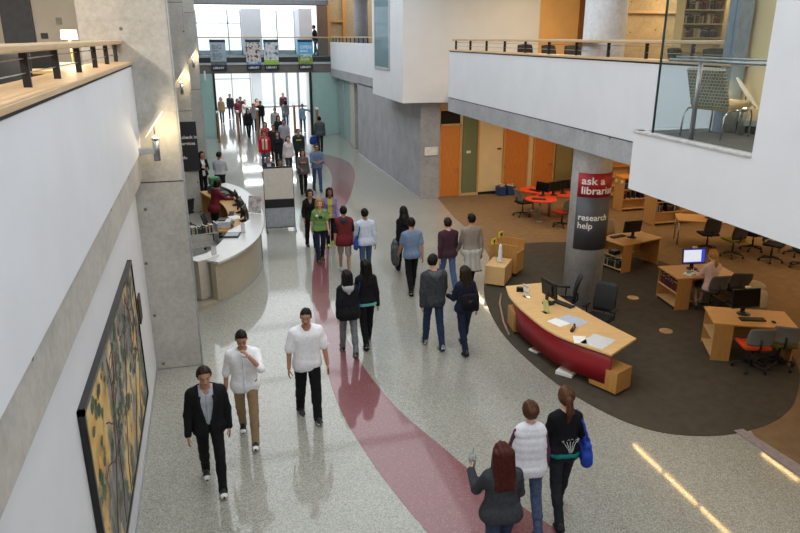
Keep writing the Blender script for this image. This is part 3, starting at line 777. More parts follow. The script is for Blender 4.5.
# ---- far right side between the volume and the bridge
pbox('wall_parapet_far', (7.2, 29.6, 3.87), (7.36, 41.4, 5.33), WHITE); pbox('trim_25', (7.2, 27.3, 3.42), (7.9, 41.5, 3.87), CONC_D)
pbox('floor_far_upper', (7.37, 27.3, 4.2), (16, 50, 4.4), CARP_G)
S(MB().box((7.35, 35.6, 0), (7.9, 36.7, 3.42)).build('column', CONC, bevel=.02)); S(MB().lathe([(.36,4.4),(.36,9)], n=32).build('column', CONC_D, loc=(7.95, 36.4, 0)))
w4 = MB().box((7.58, 36.7, .06), (7.60, 41.5, 3.42)).build('window_4', TEAL); S(w4)
MB().box((7.55, 39.4, 0), (7.63, 39.5, 3.42)).box((7.55, 36.7, 0), (7.63, 41.5, .07)).box((7.55, 41.4, 0), (7.63, 41.5, 3.42)).build('window_frame', ALU, w4)
w5 = MB().box((7.58, 34.0, .06), (7.60, 35.6, 3.1)).build('window_5', glass('grey glass', (120,138,140), .6)); S(w5)
MB().box((7.54, 34.7, 0), (7.63, 34.82, 3.1)).box((7.54, 34.0, 0), (7.63, 34.1, 3.1)).box((7.54, 34, 0), (7.63, 35.6, .07)).box((7.54, 34, 3.1), (7.63, 35.6, 3.42)).build('window_frame', ALU, w5)
pbox('wall_far_shop', (9.5, 27, 0), (9.6, 42, 3.5), M('pale blue grey', (176,190,192), .8, var=.03))
pbox('wall_far_right_upper', (7.2, 45.6, 4.4), (16, 45.8, 9), M('tan paint', (176,150,110), .7)); pbox('trim_26', (7.75, 45.4, 4.4), (7.95, 45.6, 9), wood('oak frame', (190,130,64), (206,148,80), 'Z')); pbox('trim_27', (8.75, 45.4, 4.4), (8.95, 45.6, 9), wood('oak frame', (1,1,1), (2,2,2), 'Z'))
pbox('trim_28', (7.95, 45.4, 6.5), (8.75, 45.55, 6.62), MATS['oak frame']); pbox('wall_brown', (7.1, 45.3, 4.4), (7.75, 45.6, 9), M('brown wall', (110,84,66), .6))
# ---- bridge, teal screens, end glazing
pbox('floor_bridge', (-.62, 41.6, 3.63), (7.6, 50.2, 4.1), M('grey fascia', (108,104,98), .7, var=.03)); pbox('trim_29', (-.62, 41.55, 4.1), (7.6, 41.75, 4.22), ALU); pbox('trim_30', (-.62, 41.6, 4.22), (7.6, 50.2, 4.5), M('dark fascia', (44,44,46), .6))
w6 = MB().box((-.62, 41.58, 4.5), (7.6, 41.592, 5.52)).build('window_6', glass('rail glass', (232,242,244), .03, blend=.06)); S(w6)
tag(MB().tube([(-.62, 41.585, 5.58), (7.2, 41.585, 5.58)], .035, 10).build('handrail', MAPLE), 'long maple handrail along the glass front of the far bridge', 'handrail')
for i, (x0, x1) in enumerate(((-.62,.44),(6.06,7.58))):
    o = MB().box((x0, 41.62, .02), (x1, 41.65, 3.63)).build('window_%d' % (7+i), TEAL); S(o)
    MB().box((x0, 41.6, 0), (x1, 41.67, .06)).build('window_frame', ALU, o)
    pbox('trim_%d' % (31+i), ((.44, 41.55, 0) if i == 0 else (5.92, 41.55, 0)), ((.56, 41.75, 3.63) if i == 0 else (6.06, 41.75, 3.63)), BLACK)
pbox('wall_hall_left', (-1.0, 41.8, 0), (-.62, 62, 9), WHITE); pbox('wall_hall_right', (9.6, 42, 0), (9.9, 62, 3.6), WHITE); pbox('floor_far_slab', (7.6, 42, 3.6), (9.9, 62, 4.2), WHITE)
pbox('ceiling_hall', (-.62, 50.2, 3.63), (9.9, 60.2, 4.5), WHITE)
g = MB().box((-.6, 60.0, .05), (9.6, 60.02, 3.6)).build('window_9', glass('entrance glass', (250,252,253), .01, blend=.05)); S(g)
fr_ = MB()
for x_ in (.6, 2.1, 3.6): fr_.box((x_, 59.94, 0), (x_+.07, 60.08, 3.6))
for x_ in (5.45, 6.55, 7.5, 8.45): fr_.box((x_, 59.9, 0), (x_+.18, 60.1, 3.6))
fr_.box((-.6, 59.94, 2.3), (3.7, 60.06, 2.36)); fr_.box((-.6, 59.9, 0), (9.6, 60.1, .08)); fr_.build('window_frame', ALU, g)
pbox('column', (3.75, 59.4, 0), (4.5, 60.2, 3.63), WHITE); pbox('column', (7.9, 57.0, 0), (8.5, 57.6, 3.63), WHITE)
g = MB().box((-.6, 50.0, 4.5), (7.2, 50.02, 7.3)).build('window_10', glass('entrance glass', (1,1,1))); S(g)
fr_ = MB()
for x_ in (-.3, 1.75, 2.6, 5.0, 6.2): fr_.box((x_, 49.95, 4.5), (x_+.09, 50.07, 7.3))
fr_.box((-.6, 49.95, 4.5), (7.2, 50.07, 4.75)); fr_.box((-.6, 49.95, 6.45), (2.6, 50.07, 6.52)); fr_.build('window_frame', ALU, g)
pbox('column', (2.66, 48.6, 4.5), (3.9, 49.8, 7.35), WHITE); pbox('column', (6.25, 47.5, 4.5), (7.1, 49.8, 7.35), WHITE)
pbox('ceiling_bridge', (-.62, 41.6, 7.35), (7.2, 43.0, 7.6), M('grey soffit', (130,132,136), .7)); pbox('wall_bridge_top', (-1.0, 41.6, 7.6), (7.6, 41.9, 10), WHITE)
pbox('ground_outside', (-60, 62.0, -.4), (70, 160, -.05), M('pale paving', (190,188,182), .9))
# ---- shell behind the viewer and above the hall
pbox('wall_near', (-9, -6.2, 0), (24.2, -6, 10), WHITE)
pbox('wall_outer_left', (-9.2, -6, 0), (-9, 42, 9), BEIGE)
pbox('ceiling_skylight_edge', (-1.4, -6, 8.0), (-1.1, 42, 9.2), WHITE); pbox('ceiling_skylight_edge', (6.9, -6, 8.0), (7.25, 42, 9.2), WHITE)
for y_ in range(-2, 42, 6): pbox('trim_40', (-1.1, y_, 8.9), (6.9, y_+.12, 9.15), ALU)
# ================================================================= CAMERA, LIGHT
w = bpy.data.worlds.new('daylight'); SC.world = w; w.use_nodes = True
bg = w.node_tree.nodes['Background']; bg.inputs[0].default_value = (.93, .97, 1.0, 1); bg.inputs[1].default_value = 1.6
cd = bpy.data.cameras.new('camera'); cam = bpy.data.objects.new('camera', cd); COL.objects.link(cam); SC.camera = cam
cd.sensor_width = 36; cd.lens = 685/800*36; cd.clip_end = 400
cam.location = (0, 0, 5.6); cam.rotation_euler = (R(90-18.52), 0, R(-15.4))
SC.view_settings.view_transform = 'Standard'; SC.view_settings.look = 'None'; SC.view_settings.gamma = 1; SC.view_settings.use_curve_mapping = False
SC.view_settings.exposure = .43
def area(name, loc, sx, sy, power, col, rot=(0,0,0)):
    l = bpy.data.lights.new(name, 'AREA'); l.shape = 'RECTANGLE'; l.size = sx; l.size_y = sy; l.energy = power; l.color = col
    o = bpy.data.objects.new(name, l); COL.objects.link(o); o.location = loc; o.rotation_euler = rot; return o
def spot(name, loc, to, power, col, ang=60, blend=.6, r=.05):
    l = bpy.data.lights.new(name, 'SPOT'); l.energy = power; l.color = col; l.spot_size = R(ang); l.spot_blend = blend; l.shadow_soft_size = r
    o = bpy.data.objects.new(name, l); COL.objects.link(o); o.location = loc
    o.rotation_euler = (Vector(to)-Vector(loc)).to_track_quat('-Z', 'Y').to_euler(); return o
WARM = (1.0, .74, .45)
for x_ in (14.15, 16.75, 19.35):
    for y_ in (3.5, 10.4, 17.5): area('library_light', (x_, y_, 3.40), .12, 5.5, 46, WARM)
for x_ in (8.95, 11.55): area('library_light', (x_, 1.5, 3.40), .12, 4.0, 10, WARM); area('library_light', (x_, 19.5, 3.40), .12, 5.0, 46, WARM)
for x_ in (10.5, 15.5):
    for y_ in (8, 14, 19.5): area('upper_light', (x_, y_, 7.85), .3, 2.4, 120, WARM)
for y_ in (3, 9): area('upper_left_light', (-4, y_, 7.85), .4, 2.0, 230, (1, .90, .78))
area('bay_light', (7.0, 5.5, 7.8), .5, 1.5, 40, (1, .85, .66))
for y_ in (46, 51, 56): area('hall_fill', (4.5, y_, 3.58), 5, .6, 190, (.95, .98, 1))  # unseen lamps added to brighten the far hall
# ================================================================= FURNITURE AND FITTINGS
PLAST = M('black plastic', (22,22,24), .45, var=.06); GREYP = M('grey plastic', (90,90,92), .5); SCREEN_OFF = M('dark screen', (10,11,13), .15, var=.02)
PAPER = M('paper', (232,232,228), .8, var=.02); MESHB = M('black mesh', (34,34,36), .8, var=.15, scale=200)
DESKW = wood('desk maple', (184,136,70), (204,156,88)); DESKZ = wood('desk maple upright', (172,122,62), (192,142,78), 'Z'); LAM = wood('light maple', (206,164,108), (222,184,128))
def rot2(x, y, a): return (x*math.cos(a) - y*math.sin(a), x*math.sin(a) + y*math.cos(a))
def task_chair(label, x, y, rz, seat=(30,30,32), back=(30,30,32), arms=False, group=None, z=.006, hb=.40, shell=False):
    t = thing('office_chair', label, 'chair', (x, y, z), R(rz), group)
    sm, bm = cloth('chair_%d_%d_%d' % seat, seat), M('chairback_%d_%d_%d' % back, back, .7, scale=150, var=.12)
    st = MB(); rows = []
    for i in range(7):
        v = -1 + i/3; rows.append([(.235*u*(1-.06*v*v), .22*v + .03, .47 - .018*(1-u*u)*(1 - v*v*.5) - (.02*(v-.6) if v > .6 else 0)) for u in np.linspace(-1, 1, 7)])
    st.sheet(rows, .05); st.build('seat', sm, t)
    bk = MB(); rows = []
    for i in range(8):
        q = i/7; zz = .53 + q*hb; w_ = .22*(1 - .10*(q-.3)**2) * (.93 if i in (0, 7) else 1)
        rows.append([(w_*u, -.215 - .10*q*q + .045*u*u, zz - .012*u*u*(1 if i == 7 else 0)) for u in np.linspace(-1, 1, 9)])
    bk.sheet(rows, .03 if not shell else .016); bk.build('backrest', bm, t)
    MB().tube([(0, -.02, .44), (0, -.20, .43), (0, -.26, .52), (0, -.25, .66)], .018).build('back_support', PLAST, t)
    MB().cyl((0, 0, .10), (0, 0, .30), .027).cyl((0, 0, .28), (0, 0, .45), .017).build('gas_column', PLAST, t)
    bs = MB(); bs.cyl((0, 0, .085), (0, 0, .13), .04)
    for i in range(5):
        a = 2*PI*i/5 + .3; bs.tube([(0, 0, .115), (.15*math.cos(a), .15*math.sin(a), .10), (.29*math.cos(a), .29*math.sin(a), .075)], [.024, .019, .014])
    bs.build('star_base', PLAST, t)
    for i in range(5):
        a = 2*PI*i/5 + .3; c = Vector((.29*math.cos(a), .29*math.sin(a), .03)); n_ = Vector((-math.sin(a), math.cos(a), 0))
        MB().cyl(c - n_*.022, c + n_*.022, .03, n=12).build('caster', PLAST, t)
    if arms:
        for sg in (-1, 1):
            MB().tube([(sg*.20, .0, .44), (sg*.275, -.01, .47), (sg*.28, -.02, .66)], .016).cbox((sg*.275, .03, .675), (.07, .26, .03)).build('armrest', PLAST, t, bevel=.008)
    return t
def monitor(label, x, y, z, rz, scr=None, w=.50, h=.31, tilt=8, group=None):
    t = thing('computer_monitor', label, 'monitor', (x, y, z), R(rz), group)
    r = Matrix.Rotation(R(-tilt), 3, 'X'); c = Vector((0, 0, .13 + h/2))
    MB().cbox(c, (w, .035, h), rot=r).cbox(c + r @ Vector((0, .03, 0)), (w*.6, .04, h*.6), rot=r).build('housing', PLAST, t, bevel=.006)
    q = MB().cbox(c + r @ Vector((0, -.019, .006)), (w-.035, .004, h-.045), rot=r); q.build('screen', scr or SCREEN_OFF, t)
    MB().cbox((0, .04, .14), (.08, .03, .24)).build('neck', PLAST, t, bevel=.006)
    MB().lathe([(.12, 0), (.12, .012), (.05, .022), (.03, .05)], n=20).build('foot', PLAST, t)
    return t
def keyboard(label, x, y, z, rz):
    t = thing('keyboard', label, 'keyboard', (x, y, z), R(rz))
    MB().cbox((0, 0, .011), (.44, .15, .022)).build('case', PLAST, t, bevel=.005)
    k = MB()
    for r_ in range(5):
        for c_ in range(14): k.cbox((-.195 + c_*.03, -.054 + r_*.027, .026), (.025, .022, .01))
    k.build('keys', M('key grey', (48,48,50), .6), t); return t
def papers(label, x, y, z, rz, w=.21, h=.297, n=1, cat='paper', m=None):
    q = MB()
    for i in range(n): q.cbox((.006*i, .004*i, .0012 + .0024*i), (w, h, .002), rot=Matrix.Rotation(.05*i, 3, 'Z'))
    return tag(q.build('paper_sheet' if n == 1 else 'paper_stack', m or PAPER, loc=(x, y, z), rz=R(rz)), label, cat)
PRINT = None
def printed(name, c=(228,228,224), ink=(150,160,170)):
    if name in MATS: return MATS[name]
    m, nt, p = new_mat(name)
    w_ = nt.nodes.new('ShaderNodeTexBrick'); w_.inputs['Scale'].default_value = 14; w_.inputs['Mortar Size'].default_value = .035
    w_.inputs['Color1'].default_value = rgb(c); w_.inputs['Color2'].default_value = rgb(shade(c, .94)); w_.inputs['Mortar'].default_value = rgb(ink)
    nt.links.new(coord(nt), w_.inputs['Vector']); nt.links.new(w_.outputs['Color'], p.inputs['Base Color']); p.inputs['Roughness'].default_value = .8
    MATS[name] = m; return m
BOOKMESH = {}
BOOKC = [(58,46,42),(34,36,44),(110,34,32),(40,64,58),(146,128,96),(60,66,88),(24,24,26),(170,160,140),(96,70,48),(70,30,40)]
def books(label, group, o, along, face, n, cols, h=.23, d=.16, pitch=.034, gap=0.0, limit=99):
    """a row of separate books from point o; spines look along `face`"""
    al = Vector(along).normalized(); fc = Vector(face).normalized(); p = Vector(o)
    for i in range(n):
        ci = random.choice(cols); hv = random.choice((0, 1, 2)); key = (ci, hv)
        if key not in BOOKMESH:
            q = MB(); H = .20 + .025*hv; W = .026
            q.box((0, 0, 0), (W, .006, H)); q.box((0, 0, 0), (.003, .15, H)); q.box((W-.003, 0, 0), (W, .15, H)); q.box((.003, .006, .004), (W-.003, .146, H-.004), 1)
            q.box((.002, -.0008, H*.72), (W-.002, 0, H*.8), 2)
            ob = q.build('book', [M('bookcloth_%d' % ci, BOOKC[ci], .7), PAPER, M('spine gilt', (190,170,120), .5)]); BOOKMESH[key] = ob.data; bpy.data.objects.remove(ob)
        ob = bpy.data.objects.new('book', BOOKMESH[key]); COL.objects.link(ob)
        sc = h/.25; s_ = pitch/.030
        ob.location = p; ob.scale = (s_*random.uniform(.75, 1.05), d/.15, sc)
        ang = math.atan2(al.y, al.x); y_ax = Vector((-al.y, al.x, 0))
        if y_ax.dot(-fc) < 0:            # spine must look along face: turn the book round
            ang += PI; ob.location = p + al*pitch*.95
        ob.rotation_euler = (0, 0, ang)
        tag(ob, label, 'book', group)
        if (p + al*2*pitch - Vector(o)).length > limit: break
        p = p + al*(pitch + (gap if random.random() < .15 else 0))

# ---------------------------------------------------------------- the big curved help desk
top = spline([(5.59,12.13),(5.41,11.5),(5.36,10.76),(5.44,9.7),(5.93,8.72)], 8)[:-1] + [(5.93,8.72),(6.68,9.17)] + spline([(6.68,9.17),(6.50,10.15),(6.38,11.2),(6.40,12.12)], 6)[1:]
hd = thing('reference_desk', 'big curved maple desk with a dark red front panel beside the round column', 'desk', (5.9,10.4,.010))
def L_(poly): return [(x-5.9, y-10.4) for x, y in poly]
MB().prism(L_(top), .715, .755).build('desktop', LAM, hd, bevel=.006)
fr_ = spline([(5.70,11.95),(5.50,11.3),(5.47,10.76),(5.55,9.75),(5.99,8.80)], 10)
MB().sheet([[(x-5.9, y-10.4, z) for x, y in fr_] for z in (.15, .45, .71)], .03).build('front_panel', M('dark red laminate', (146,26,36), .45, var=.04), hd)
for px, py, a in ((6.12,8.98,24),(5.72,11.62,-10)):
    q = MB().box((-.21,-.26,.05), (.21,.26,.43)); c_ = q.build('pedestal', DESKZ, hd, bevel=.006, loc=(px-5.9, py-10.4, 0), rz=R(a))
    for sx in (-.17,.17):
        for sy in (-.21,.21): MB().cyl((sx-.012,sy,.025),(sx+.012,sy,.025),.025,n=10).build('caster', PLAST, c_)
    MB().box((-.2,.26,.30),(.2,.272,.42)).box((-.2,.26,.07),(.2,.272,.29)).build('drawer_front', DESKW, c_)
for px, py in ((5.98,9.30),(6.35,9.5),(5.80,11.2),(6.2,11.8)):
    MB().cyl((px-5.9,py-10.4,.0),(px-5.9,py-10.4,.715),.028).build('leg', STEEL, hd)
DZ = .767
monitor('black monitor turned side-on on the curved red-fronted desk', 5.98, 11.02, DZ, 97, w=.48, h=.34)
keyboard('black keyboard on the curved red-fronted desk behind the monitor', 6.23, 10.88, DZ, 112)
t = thing('desk_telephone', 'black telephone at the left end of the curved red-fronted desk', 'telephone', (5.78,11.80,DZ), R(150))
MB().sheet([[(-.09,-.1,.03),(.09,-.1,.03)],[(-.09,.1,.08),(.09,.1,.08)]], .03).box((-.09,-.1,0),(.09,.1,.03)).build('base', PLAST, t, bevel=.004)
MB().tube([(-.06,-.09,.07),(-.06,-.05,.085),(-.06,.05,.11),(-.06,.09,.11)], [.028,.016,.016,.028]).build('handset', PLAST, t)
t = thing('sign_holder', 'upright white card sign on the curved desk beside the telephone', 'sign', (5.72,11.46,DZ), R(105)); MB().box((-.07,-.05,0),(.07,.05,.006)).build('foot', GLASS, t)
MB().cbox((0,0,.13),(.16,.012,.24), rot=Matrix.Rotation(R(-8),3,'X')).build('card', printed('printed card', (236,236,232), (176,184,192)), t)
t = thing('sign_holder', 'pale green card sign leaning by the monitor on the curved desk', 'sign', (5.72,10.62,DZ), R(100)); MB().box((-.07,-.05,0),(.07,.05,.006)).build('foot', GLASS, t)
MB().cbox((0,0,.13),(.15,.012,.25), rot=Matrix.Rotation(R(-10),3,'X')).build('card', M('pale green card', (196,206,140), .7), t)
papers('white form beside the monitor on the curved red-fronted desk', 5.72, 10.12, DZ, 20, .25, .32, 2, m=PAPER)
papers('bluish printed sheet in the middle of the curved red-fronted desk', 6.02, 10.14, DZ, 24, .34, .46, 1, m=printed('blue print', (196,204,214), (150,164,190)))
papers('large printed map at the right end of the curved red-fronted desk', 5.98, 9.22, DZ, 32, .50, .40, 1, m=printed('map print'))
papers('white leaflet under the map at the desk\'s front corner', 5.72, 9.36, DZ, 66, .30, .21, 1)
t = thing('tape_dispenser', 'small black tape dispenser among the papers on the curved desk', 'tape dispenser', (5.78,9.72,DZ), R(40)); MB().cbox((0,0,.025),(.13,.05,.05)).build('body', PLAST, t, bevel=.01); MB().cyl((.02,-.015,.05),(.02,.015,.05),.035).build('roll', M('tape', (120,90,50), .4), t)
t = thing('stamp', 'small black-handled stamp on the curved desk next to the tape dispenser', 'stamp', (5.88,9.84,DZ)); MB().lathe([(.03,0),(.03,.02),(.012,.03),(.02,.05),(.018,.075),(.004,.08)]).build('body', M('brown handle', (70,46,32), .4), t)
t = thing('waste_bin', 'grey waste bin under the left part of the curved desk', 'bin', (5.80,10.98,.010)); MB().lathe([(.10,0),(.13,.28),(.125,.28),(.095,.01),(.001,.01)]).build('body', M('bin grey', (128,120,104), .7), t)
tag(MB().cbox((0,0,.02),(.30,.20,.03)).cbox((.02,0,.045),(.26,.19,.015),1,Matrix.Rotation(.3,3,'Z')).build('magazine_pile', [PAPER, M('cover ochre', (150,120,50), .5)], loc=(5.62,10.62,.010), rz=.4), 'pile of magazines on the carpet under the curved desk', 'magazines')
tag(MB().cbox((0,0,.03),(.22,.30,.06)).build('paper_ream', PAPER, loc=(5.66,9.62,.010), rz=.7), 'white ream of paper on the carpet under the right end of the curved desk', 'paper')
task_chair('black mesh armchair on casters behind the curved desk, right of the column', 6.95, 10.75, 128, arms=True, hb=.58, z=.010)
task_chair('black mesh chair seen edge-on behind the monitor, in front of the column', 6.72, 11.72, 60, arms=True, hb=.50, z=.010)
# thin curved rail on the carpet
tag(MB().tube([(5.36,11.35,.03),(5.52,12.0,.03),(5.85,12.96,.03),(6.12,13.5,.03)], .022).build('floor_rail', M('bare wood rail', (160,130,100), .6)), 'thin curved rail lying along the edge of the dark carpet', 'rail')
# ---------------------------------------------------------------- two maple carts left of the desk
bx = thing('rolling_box', 'low maple box on casters with a white paper cone on top', 'box', (6.40,14.34,.010), R(52.5))
MB().box((-.37,-.235,.05),(.37,.235,.50)).build('body', LAM, bx, bevel=.006)
for sx in (-.31,.31):
    for sy in (-.18,.18): MB().cyl((sx-.014,sy,.027),(sx+.014,sy,.027),.027,n=12).build('caster', PLAST, bx)
tag(MB().lathe([(.075,0),(.068,.05),(.045,.16),(.05,.24),(.038,.34),(.03,.42),(.002,.46)], n=14).build('paper_cone', M('crumpled paper', (226,228,232), .7, bmp=.5), loc=(6.42,14.34,.511)), 'white crumpled paper cone standing on the low maple box', 'paper')
ct = thing('book_return_cart', 'taller maple cart with an open trough top behind the low box', 'cart', (6.86,14.93,.010), R(-46))
q = MB(); q.box((-.36,-.25,.10),(.36,-.23,.80)); q.box((-.36,.23,.10),(.36,.25,.86)); q.build('side_panel', DESKZ, ct, bevel=.004)
MB().box((-.36,-.23,.10),(-.34,.23,.62)).box((.34,-.23,.10),(.36,.23,.62)).build('end_panel', DESKW, ct); MB().box((-.34,-.23,.12),(.34,.23,.14)).box((-.34,-.23,.5),(.34,.23,.52)).build('shelf', LAM, ct)
for sx in (-.30,.30):
    for sy in (-.2,.2): MB().cyl((sx-.014,sy,.05),(sx+.014,sy,.05),.05,n=12).build('caster', PLAST, ct)
YEL = M('yellow plastic', (232,206,46), .5)
for i, (px, py, zz) in enumerate(((6.51,14.95,.86),(6.84,15.29,.92))):
    t = thing('tag_sign', 'yellow square tag with a black mark on the %s edge of the maple cart' % ('near', 'far')[i], 'sign', (px, py, zz), R(30)); MB().cbox((0,0,-.02),(.17,.02,.15)).build('plate', YEL, t, bevel=.004); MB().cbox((.01,-.012,-.02),(.06,.004,.07)).build('mark', BLACK, t)
# ---------------------------------------------------------------- three workstation desks
def workstation(label, x, y, a, red=False):
    t = thing('computer_desk', label, 'desk', (x, y, .008), R(a))
    MB().box((-.03,-.01,.70),(1.38,.84,.732)).build('desktop', DESKW, t, bevel=.004)
    c = MB().box((.0,.0,.0),(.32,.022,.70)).box((0,.80,0),(.32,.822,.70)).box((.30,.022,.0),(.32,.80,.70)).build('bookcase', DESKZ, t, bevel=.003)
    MB().box((.0,.022,.06),(.30,.80,.082)).build('shelf', LAM, c); MB().box((.0,.022,.36),(.30,.80,.382)).build('shelf', LAM, c); MB().box((.012,.03,0),(.29,.79,.05)).build('plinth', BLACK, c)
    MB().box((1.33,.03,0),(1.355,.80,.70)).build('side_panel', DESKZ, t); MB().box((.32,.62,.25),(1.33,.64,.70)).build('modesty_panel', DESKW, t)
    return t
def on(x, y, a, lx, ly): p = rot2(lx, ly, R(a)); return x + p[0], y + p[1]
DA, DB, DC = (9.6,14.1,14.5), (9.35,11.65,-7.3), (8.46,9.41,-27)
workstation('maple computer desk with shelved books right of the round column', *DA)
workstation('maple computer desk where a woman in a pale top sits', *DB)
workstation('maple computer desk nearest the viewer, at the right edge', *DC)
def dirs(a): return (Vector((math.cos(R(a)), math.sin(R(a)), 0)), Vector((-math.sin(R(a)), math.cos(R(a)), 0)))
ax, ay = dirs(DA[2]); o = Vector((*on(*DA, .03, .74), .09))
books('dark book standing in the lower shelf of the desk right of the column', 'books in the desk right of the column', o, -ay, -ax, 17, [0,1,6,7,5,3,6,1], .24, .2, .036)
o = Vector((*on(*DA, .03, .50), .39)); books('small dark book on the upper shelf of the desk right of the column', 'books on the upper shelf of the desk right of the column', o, -ay, -ax, 4, [0,6,1], .12, .2, .05)
ax, ay = dirs(DB[2]); o = Vector((*on(*DB, .03, .77), .39))
books('dark red volume on the upper shelf of the middle desk', 'dark red volumes on the upper shelf of the middle desk', o, -ay, -ax, 14, [2,9,2], .27, .2, .05)
# things on the desks
mx, my = on(*DA, .72, .42); monitor('black monitor seen from behind on the desk right of the column', mx, my, .74, DA[2]+165)
mx, my = on(*DA, .45, .62); keyboard('black keyboard on the desk right of the column', mx, my, .74, DA[2]+180)
SCR = glow('lit screen', (196,206,216), .75)
mx, my = on(*DB, .62, .55); mB = monitor('monitor with a lit white page facing the seated woman', mx, my, .74, DB[2]-2, None, .52, .34)
c_ = Vector((0,0,.30)); r_ = Matrix.Rotation(R(-8),3,'X')
q = [ch for ch in mB.children if ch.name.startswith('screen')][0]; q.data.materials[0] = glow('lit blue screen', (50,60,190), .7)
MB().cbox(c_ + r_ @ Vector((-.04,-.0225,.004)), (.40,.004,.26), rot=r_).build('page', SCR, q)
MB().cbox((0,.0,.50),(.10,.05,.03)).build('webcam', M('cream plastic', (220,200,160), .5), mB)
mx, my = on(*DB, .70, .26); keyboard('black keyboard on the middle desk in front of the lit screen', mx, my, .74, DB[2])
mx, my = on(*DB, .36, .22); tag(MB().cbox((0,0,.012),(.22,.18,.024)).cbox((.02,.02,.035),(.12,.09,.02),1,Matrix.Rotation(.6,3,'Z')).build('notebook', [PAPER, M('teal cover', (110,150,150), .6)], loc=(mx,my,.741), rz=.5), 'small pile of notebook and cards on the middle desk by the lit screen', 'notebook')
mx, my = on(*DC, .60, .56); mC = monitor('large black monitor on the desk nearest the viewer', mx, my, .74, DC[2]+20, w=.56, h=.36)
MB().cbox((0,.0,.53),(.09,.05,.03)).build('webcam', MATS['cream plastic'], mC)
mx, my = on(*DC, .68, .28); keyboard('black keyboard on the desk nearest the viewer', mx, my, .74, DC[2]+8)
mx, my = on(*DC, 1.02, .22); tag(MB().ball((0,0,.017),(.032,.055,.02),10).build('computer_mouse', PLAST, loc=(mx,my,.741)), 'black mouse right of the keyboard on the nearest desk', 'mouse')
GB = (122,122,116); TB = (176,158,124)
cx_, cy_ = on(*DA, .42, 1.25); task_chair('pale-backed chair behind the desk right of the column, left one', cx_, cy_, DA[2]+160, back=TB, shell=True)
cx_, cy_ = on(*DA, .98, 1.2); task_chair('pale-backed chair behind the desk right of the column, hidden by the monitor', cx_, cy_, DA[2]+185, back=TB, shell=True)
cx_, cy_ = on(*DC, .62, -.22); task_chair('grey-backed chair with an orange seat at the nearest desk', cx_, cy_, DC[2]+8, (206,70,32), GB, shell=True, hb=.36)
cx_, cy_ = on(*DC, 1.12, -.02); task_chair('grey-backed chair with an olive seat at the right end of the nearest desk', cx_, cy_, DC[2]-4, (96,92,40), GB, shell=True, hb=.36)
cx_, cy_ = on(*DC, 1.08, 1.22); task_chair('pale chair on the far side of the nearest desk, behind its monitor', cx_, cy_, DC[2]+188, back=TB, shell=True, hb=.36)
cx_, cy_ = on(*DC, .98, 1.9); task_chair('pale chair turned sideways between the middle and the nearest desk', cx_, cy_, DC[2]+110, back=TB, shell=True, hb=.36)
WC = on(*DB, .74, -.10); task_chair('grey-backed chair under the seated woman in the pale top', WC[0], WC[1], DB[2]+2, (60,60,58), (96,94,88), shell=True, hb=.36)
cx_, cy_ = on(*DB, 1.34, -.02); task_chair('dark chair at the right end of the middle desk', cx_, cy_, DB[2]-12, back=(70,66,60), shell=True, hb=.36)
# ---------------------------------------------------------------- red three-lobed table
RED = M('orange red laminate', (214,62,22), .4, var=.03)
rt = thing('lobed_table', 'orange-red table of three rounded lobes in front of the wooden doors', 'table', (10.55,19.85,.006))
poly = []
for k in range(3):
    a = R(222 + 120*k); c = (math.cos(a)*.80, math.sin(a)*.80)
    for i in range(13):
        b = a - R(100) + R(200)*i/12; poly.append((c[0] + .50*math.cos(b), c[1] + .50*math.sin(b)))
    a2 = a + R(60); poly.append((math.cos(a2)*.30, math.sin(a2)*.30))
MB().prism(poly, .705, .735).build('tabletop', RED, rt, bevel=.006)
for k in range(3):
    a = R(222 + 120*k); MB().cyl((math.cos(a)*.85, math.sin(a)*.85, 0), (math.cos(a)*.85, math.sin(a)*.85, .705), .03).lathe([(.10,0),(.10,.015),(.03,.03)], (math.cos(a)*.85, math.sin(a)*.85, 0)).build('leg', STEEL, rt)
MB().cyl((0,0,0),(0,0,.705),.05).build('leg', STEEL, rt)
TZ = .742
monitor('black monitor on the left lobe of the red table, screen to the left', 10.20, 19.72, TZ, -60, group=None)
monitor('black monitor on the front lobe of the red table', 10.60, 19.70, TZ, 12); monitor('black monitor at the back of the red table', 11.02, 19.86, TZ, 8)
MB_ = [('black keyboard on the left lobe of the red table',10.3,20.45,-70),('black keyboard on the front lobe of the red table',9.85,19.25,-30)]
for l_, a_, b_, r_ in MB_: keyboard(l_, a_, b_, TZ, r_)
task_chair('grey chair at the left of the red lobed table', 9.72, 20.1, -80, back=(120,116,100), shell=True); task_chair('grey chair in front of the red lobed table, nearest the column', 10.32, 18.55, 22, (150,40,24), (120,116,104), shell=True)
task_chair('dark chair behind the red lobed table, right of the monitors', 11.5, 19.0, 60, back=(100,90,76), shell=True)
# ---------------------------------------------------------------- recycling bins by the cream wall
BLUE = M('blue plastic', (36,62,110), .5)
for i, x_ in enumerate((10.28,10.66)):
    t = thing('recycling_bin', ('blue recycling bin by the cream wall, left of two','blue recycling bin by the cream wall, right of two, next to the middle door')[i], 'bin', (x_, 23.2, .006))
    q = MB(); q.prism([(-.15,-.17),(.15,-.17),(.15,.17),(-.15,.17)], 0, .34); q.build('body', BLUE, t, bevel=.02)
    q = MB()
    for k in range(9): q.cbox((random.uniform(-.1,.1), random.uniform(-.12,.12), .36+random.uniform(-.02,.03)), (.14,.10,.02), k % 2, Matrix.Rotation(random.uniform(0,3),3,'Z') @ Matrix.Rotation(random.uniform(-.5,.5),3,'X'))
    o = q.build('waste_paper', [PAPER, M('brown card', (150,120,80), .8)], t); o['kind'] = 'stuff'
